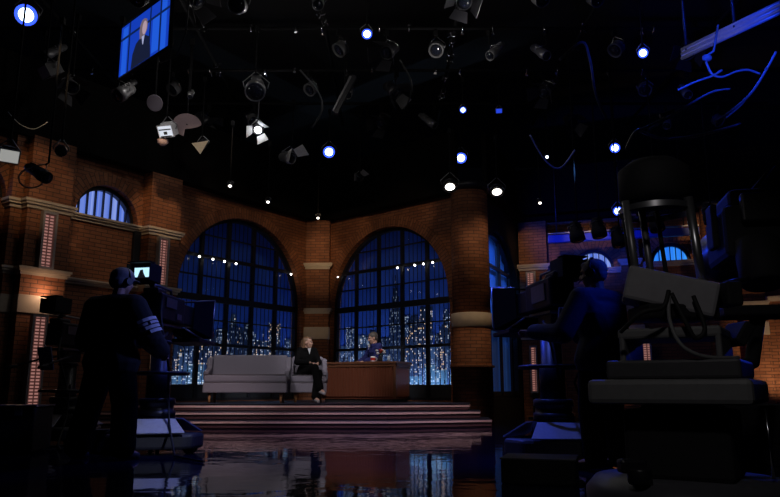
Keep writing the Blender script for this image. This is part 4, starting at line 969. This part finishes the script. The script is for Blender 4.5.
# blue-lit truss, rods and cables, upper right
a, b = lvl(682, 54, 5.0), None; b = at(800, -2, a.y*.80); d = b-a
t = empty('lit_truss', a, 0, 'blue-lit aluminium truss slanting across the upper right corner', 'truss'); m = MB(); B = basis(d); TR = mat('truss_paint', (.45, .45, .47), .35, .3)
for x, z in ((0, .06), (0, 0.), (0, -.06)): MB().tube([B @ V((x, 0, z)), d+B @ V((x, 0, z))], .024, 10).build('chord', TR, t)
MB().box(d*.5, (.02, d.length, .13), B).build('web_plate', TR, t)
MB().tube([d*.5, d*.5+V((0, 0, 3.2))], .02, 6).tube([d*.05, d*.05+V((0, 0, 3.2))], .02, 6).build('hanger', SEMI, t)
CAB = mat('pale_cable', (.40, .42, .46), .35)
def cable(P, r, label, y0, y1, name='hanging_cable', cat='cable', mt=None):
    n = len(P); pts = [at(u, v, y0+(y1-y0)*i/(n-1)) for i, (u, v) in enumerate(P)]; sm = []
    for i in range(n-1):
        p0, p1, p2, p3 = pts[max(i-1, 0)], pts[i], pts[i+1], pts[min(i+2, n-1)]
        for s in range(6):
            x = s/6; sm.append(.5*((2*p1)+(p2-p0)*x+(2*p0-5*p1+4*p2-p3)*x*x+(3*p1-p0-3*p2+p3)*x**3))
    sm.append(pts[-1]); o = MB().tube(sm, r, 8).build(name, mt or CAB); tag(o, label, cat); return o
cable([(776, 52), (766, 70), (752, 92), (735, 108), (716, 122)], .009, 'bright blue-lit pole slanting down at the upper right edge', 4.4, 4.4, 'slanted_pole', 'pole')
cable([(772, 60), (758, 84), (742, 104), (726, 118)], .006, 'thinner blue-lit rod beside the slanting pole at the upper right', 4.5, 4.5, 'slanted_rod', 'pole')
cable([(706, 62), (712, 74), (722, 77), (735, 72), (748, 70), (760, 74)], .008, 'blue-lit looping cable just under the truss', 4.6, 4.6)
cable([(648, 130), (668, 118), (690, 104), (712, 92), (730, 89)], .008, 'long curved blue-lit cable below the truss', 4.2, 4.6)
cable([(626, 150), (634, 133), (645, 128), (665, 118)], .009, 'blue-lit cable dipping above the dolly motor head', 4.2, 4.2)
cable([(640, 131), (660, 138), (680, 138), (705, 134), (740, 124)], .010, 'thin blue-lit cable crossing above the crane camera', 4.2, 4.6)
cable([(678, 90), (695, 82), (712, 76), (722, 70)], .008, 'short blue-lit wire left of the cable loop', 4.6, 4.6)
cable([(660, 116), (666, 114), (674, 111)], .014, 'short bright blue-lit plug on the long curved cable', 4.15, 4.15)
cable([(560, 60), (582, 42), (590, 60), (596, 95), (606, 118)], .010, 'faint blue-lit cable hanging left of the small grid lamp', 5., 5.)
cable([(8, 112), (20, 124), (34, 129), (48, 122)], .006, 'slack pale cable drooping by the left brick wall top', 9.4, 9.4)
cable([(530, 135), (545, 160), (560, 168), (575, 150)], .012, 'drooping blue-tinged cable above the far right pier', 9., 9.)
cable([(400, 60), (412, 85), (405, 110)], .010, 'thin dark cable hanging in the middle of the grid', 9., 9., mt=RUBBER)
cable([(300, 70), (318, 92), (322, 110), (312, 128)], .012, 'drooping cable right of the ribbed silver spotlight', 9., 9., mt=MGREY)
p = at(707, 58, 4.6); t = empty('bracket', p, 0, 'small blue-lit bracket knob at the start of the cable loop under the truss', 'bracket'); MB().ball((0, 0, 0), .03, (1.2, .8, .9), 10).build('knob', CAB, t); MB().tube([(0, 0, .02), (.05, 0, .05), (.1, 0, .25)], .008, 6).build('arm', CAB, t)

# ================================================================ LIGHTS
def lamp(kind, name, p, aim, e, col, size=.1, ang=40, blend=.5, shape=None, sy=None):
    l = bpy.data.lights.new(name, kind); l.energy = e; l.color = col
    if kind == 'SPOT': l.spot_size = R(ang); l.spot_blend = blend; l.shadow_soft_size = size
    elif kind == 'AREA':
        l.size = size
        if sy: l.shape = 'RECTANGLE'; l.size_y = sy
    else: l.shadow_soft_size = size
    o = bpy.data.objects.new(name, l); COL.objects.link(o); o.location = p
    if aim is not None: o.rotation_euler = (V(aim)-V(p)).to_track_quat('-Z', 'Y').to_euler()
    return o
WARM, NEU, BLU = (1, .68, .38), (1, .95, .97), (.015, .06, 1)
spot = lambda p, aim, e, ang, col=WARM, size=.08, blend=.6, name='unseen_spot': lamp('SPOT', name, p, aim, e, col, size, ang, blend)
def wl(k, x, z, off=0):
    l, a = frame(k, x, z); d = WALLS[k][1].normalized(); return V((l[0]+d.y*off, l[1]-d.x*off, z))
# key light on the stage
spot((-3.2, 8.2, 5.9), (-2.6, 13.3, .9), 480, 22, NEU)
spot((-.6, 8.6, 5.9), (-1.2, 13.8, 1.2), 430, 18, NEU)
spot((.4, 9.0, 5.9), (-.5, 14.4, 1.2), 560, 20, NEU)
# unseen front spots added to brighten the stage nosings
spot((-2.6, 7.6, 4.6), (-3.0, 12.3, .2), 480, 24, (1, .74, .74), .05, 1)
spot((-.8, 7.6, 4.6), (-.9, 12.3, .2), 480, 24, (1, .74, .74), .05, 1)
spot((1.0, 7.8, 4.6), (.9, 12.4, .2), 620, 24, (1, .74, .74), .05, 1)
# warm light on the brick
spot((-3.2, 9.2, 5.6), wl('L', -4.7, 3.75), 260, 15)
spot((-3.9, 7.6, 5.6), wl('L', -7.0, 3.6), 170, 20)
spot((-3.4, 8.6, 5.6), wl('L', -5.8, 3.1), 80, 18)
spot((-1.8, 10.5, 5.6), (-1.72, 16.6, 3.5), 260, 15)
spot((-1.9, 9.6, 4.4), (-1.72, 16.6, 2.1), 130, 7)
spot((-1.0, 11.0, 5.6), wl('L', -.9, 4.1), 90, 22)
spot((-2.4, 11.0, 5.6), wl('L', -2.9, 4.35), 50, 26)
spot((-.3, 11.0, 5.1), wl('R', .7, 4.0), 160, 18)
spot((.2, 10.2, 5.6), wl('R', 2.6, 4.3), 80, 22)
spot((.8, 10.2, 5.6), wl('R', 3.8, 3.2), 40, 17)
spot((3.0, 12.2, 4.6), (1.9, 14.0, 2.6), 60, 60)
spot((1.0, 9.4, 4.8), (1.5, 13.8, 1.35), 75, 25)
for x, z, e, a_ in ((.36, 3.75, 90, 24), (1.7, 3.85, 60, 26), (4.2, 3.95, 110, 22)):
    w_ = wl('F', x, z, 3.4); spot((w_.x, w_.y, 4.9), wl('F', x, z), e, a_)
spot(tuple(wl('F', 5.6, .3, 1.2)), wl('F', 5.5, 1.7), 60, 90)
spot(tuple(wl('F', 2.2, .3, 1.0)), wl('F', 2.2, 1.0), 40, 70)
# unseen area lights added low behind the walls to brighten the painted skylines
for k, x0, x1, e in (('L', -4.3, .2, 20), ('R', -.5, 3.5, 42)):
    p = wl(k, (x0+x1)/2, .25, -.36); lamp('AREA', 'backdrop_fill', p, wl(k, (x0+x1)/2, 2.6, -.86), e, (.5, .72, 1), 4.2, sy=.08)
# lamp under the left pier cornice
lamp('POINT', 'pier_lamp', wl('L', -6.98, 2.12, .50), None, 3, (1, .62, .4), .03)
# blue light
spot((.6, 9.6, 4.6), (-2.4, 7.3, 1.3), 120, 30, BLU)
spot((1.4, 7.0, 3.0), (-2.3, 6.75, 1.35), 170, 18, (.2, .27, 1))
spot((.9, 4.9, 3.6), (-2.2, 7.15, .27), 300, 8, (.6, .66, 1))  # unseen spot added to brighten the white skirt panel
spot((3.5, 5.2, 3.3), (1.80, 5.8, 1.6), 90, 13, BLU)
spot((.2, 9.2, 3.6), (1.5, 6.7, .3), 200, 26, BLU)
spot((2.0, 5.6, 3.0), (1.2, 3.1, .7), 90, 30, BLU)
spot((.9, 6.2, 1.9), (1.75, 3.5, 1.35), 40, 16, BLU)
spot((4.2, 6.0, 1.7), (1.85, 3.5, 1.3), 60, 16, BLU)
spot((1.5, 3.2, 2.9), (2.35, 4.7, 3.25), 130, 62, BLU)
spot((2.3, 6.0, 3.4), (4.0, 8.2, 4.9), 420, 40, BLU)
spot((3.0, 12.8, 2.8), (4.3, 15.3, 4.0), 330, 50, BLU)
spot((0, 6.5, 6.2), (0, 8.5, 0), 420, 62, (.10, .16, 1))
spot((-1.2, 8.6, 4.4), (-2.55, 6.85, 1.74), 60, 5, (.9, .9, 1))  # narrow spot added unseen to brighten the left operator's cap
spot((3.3, 11.2, 4.7), wl('T', 1.2, 3.1), 700, 22, (.12, .36, 1))  # front spot added unseen to brighten the tall drape
# unseen lights added to brighten grid fixtures, two faces and the dolly
spot((-3.0, 7.6, 4.0), lvl(178, 130, 5.0), 70, 20, (1, .95, .95), .03)
spot((-2.4, 7.4, 3.9), lvl(197, 147, 5.1), 130, 7, (1, .9, .75), .03)
spot((2.8, 10.0, 5.2), (-1.45, 13.75, 1.5), 520, 8, NEU)
spot((-3.6, 10.6, 5.0), (-.3, 14.8, 1.7), 330, 7, NEU)
for p, e in (((-3.6, 10.4, 5.8), 8), ((-1.6, 9.8, 5.8), 12), ((.8, 10.6, 5.8), 9), ((-2.6, 12.2, 5.8), 8), ((1.3, 9.2, 5.8), 8), ((-.4, 8.0, 5.9), 6)): lamp('POINT', 'grid_fill', p, None, e, (1, .94, .9), .03)  # added point lights that make the grid fittings show
spot((.2, .6, 2.6), (1.2, 3.0, .9), 17, 34, (1, .95, .95))
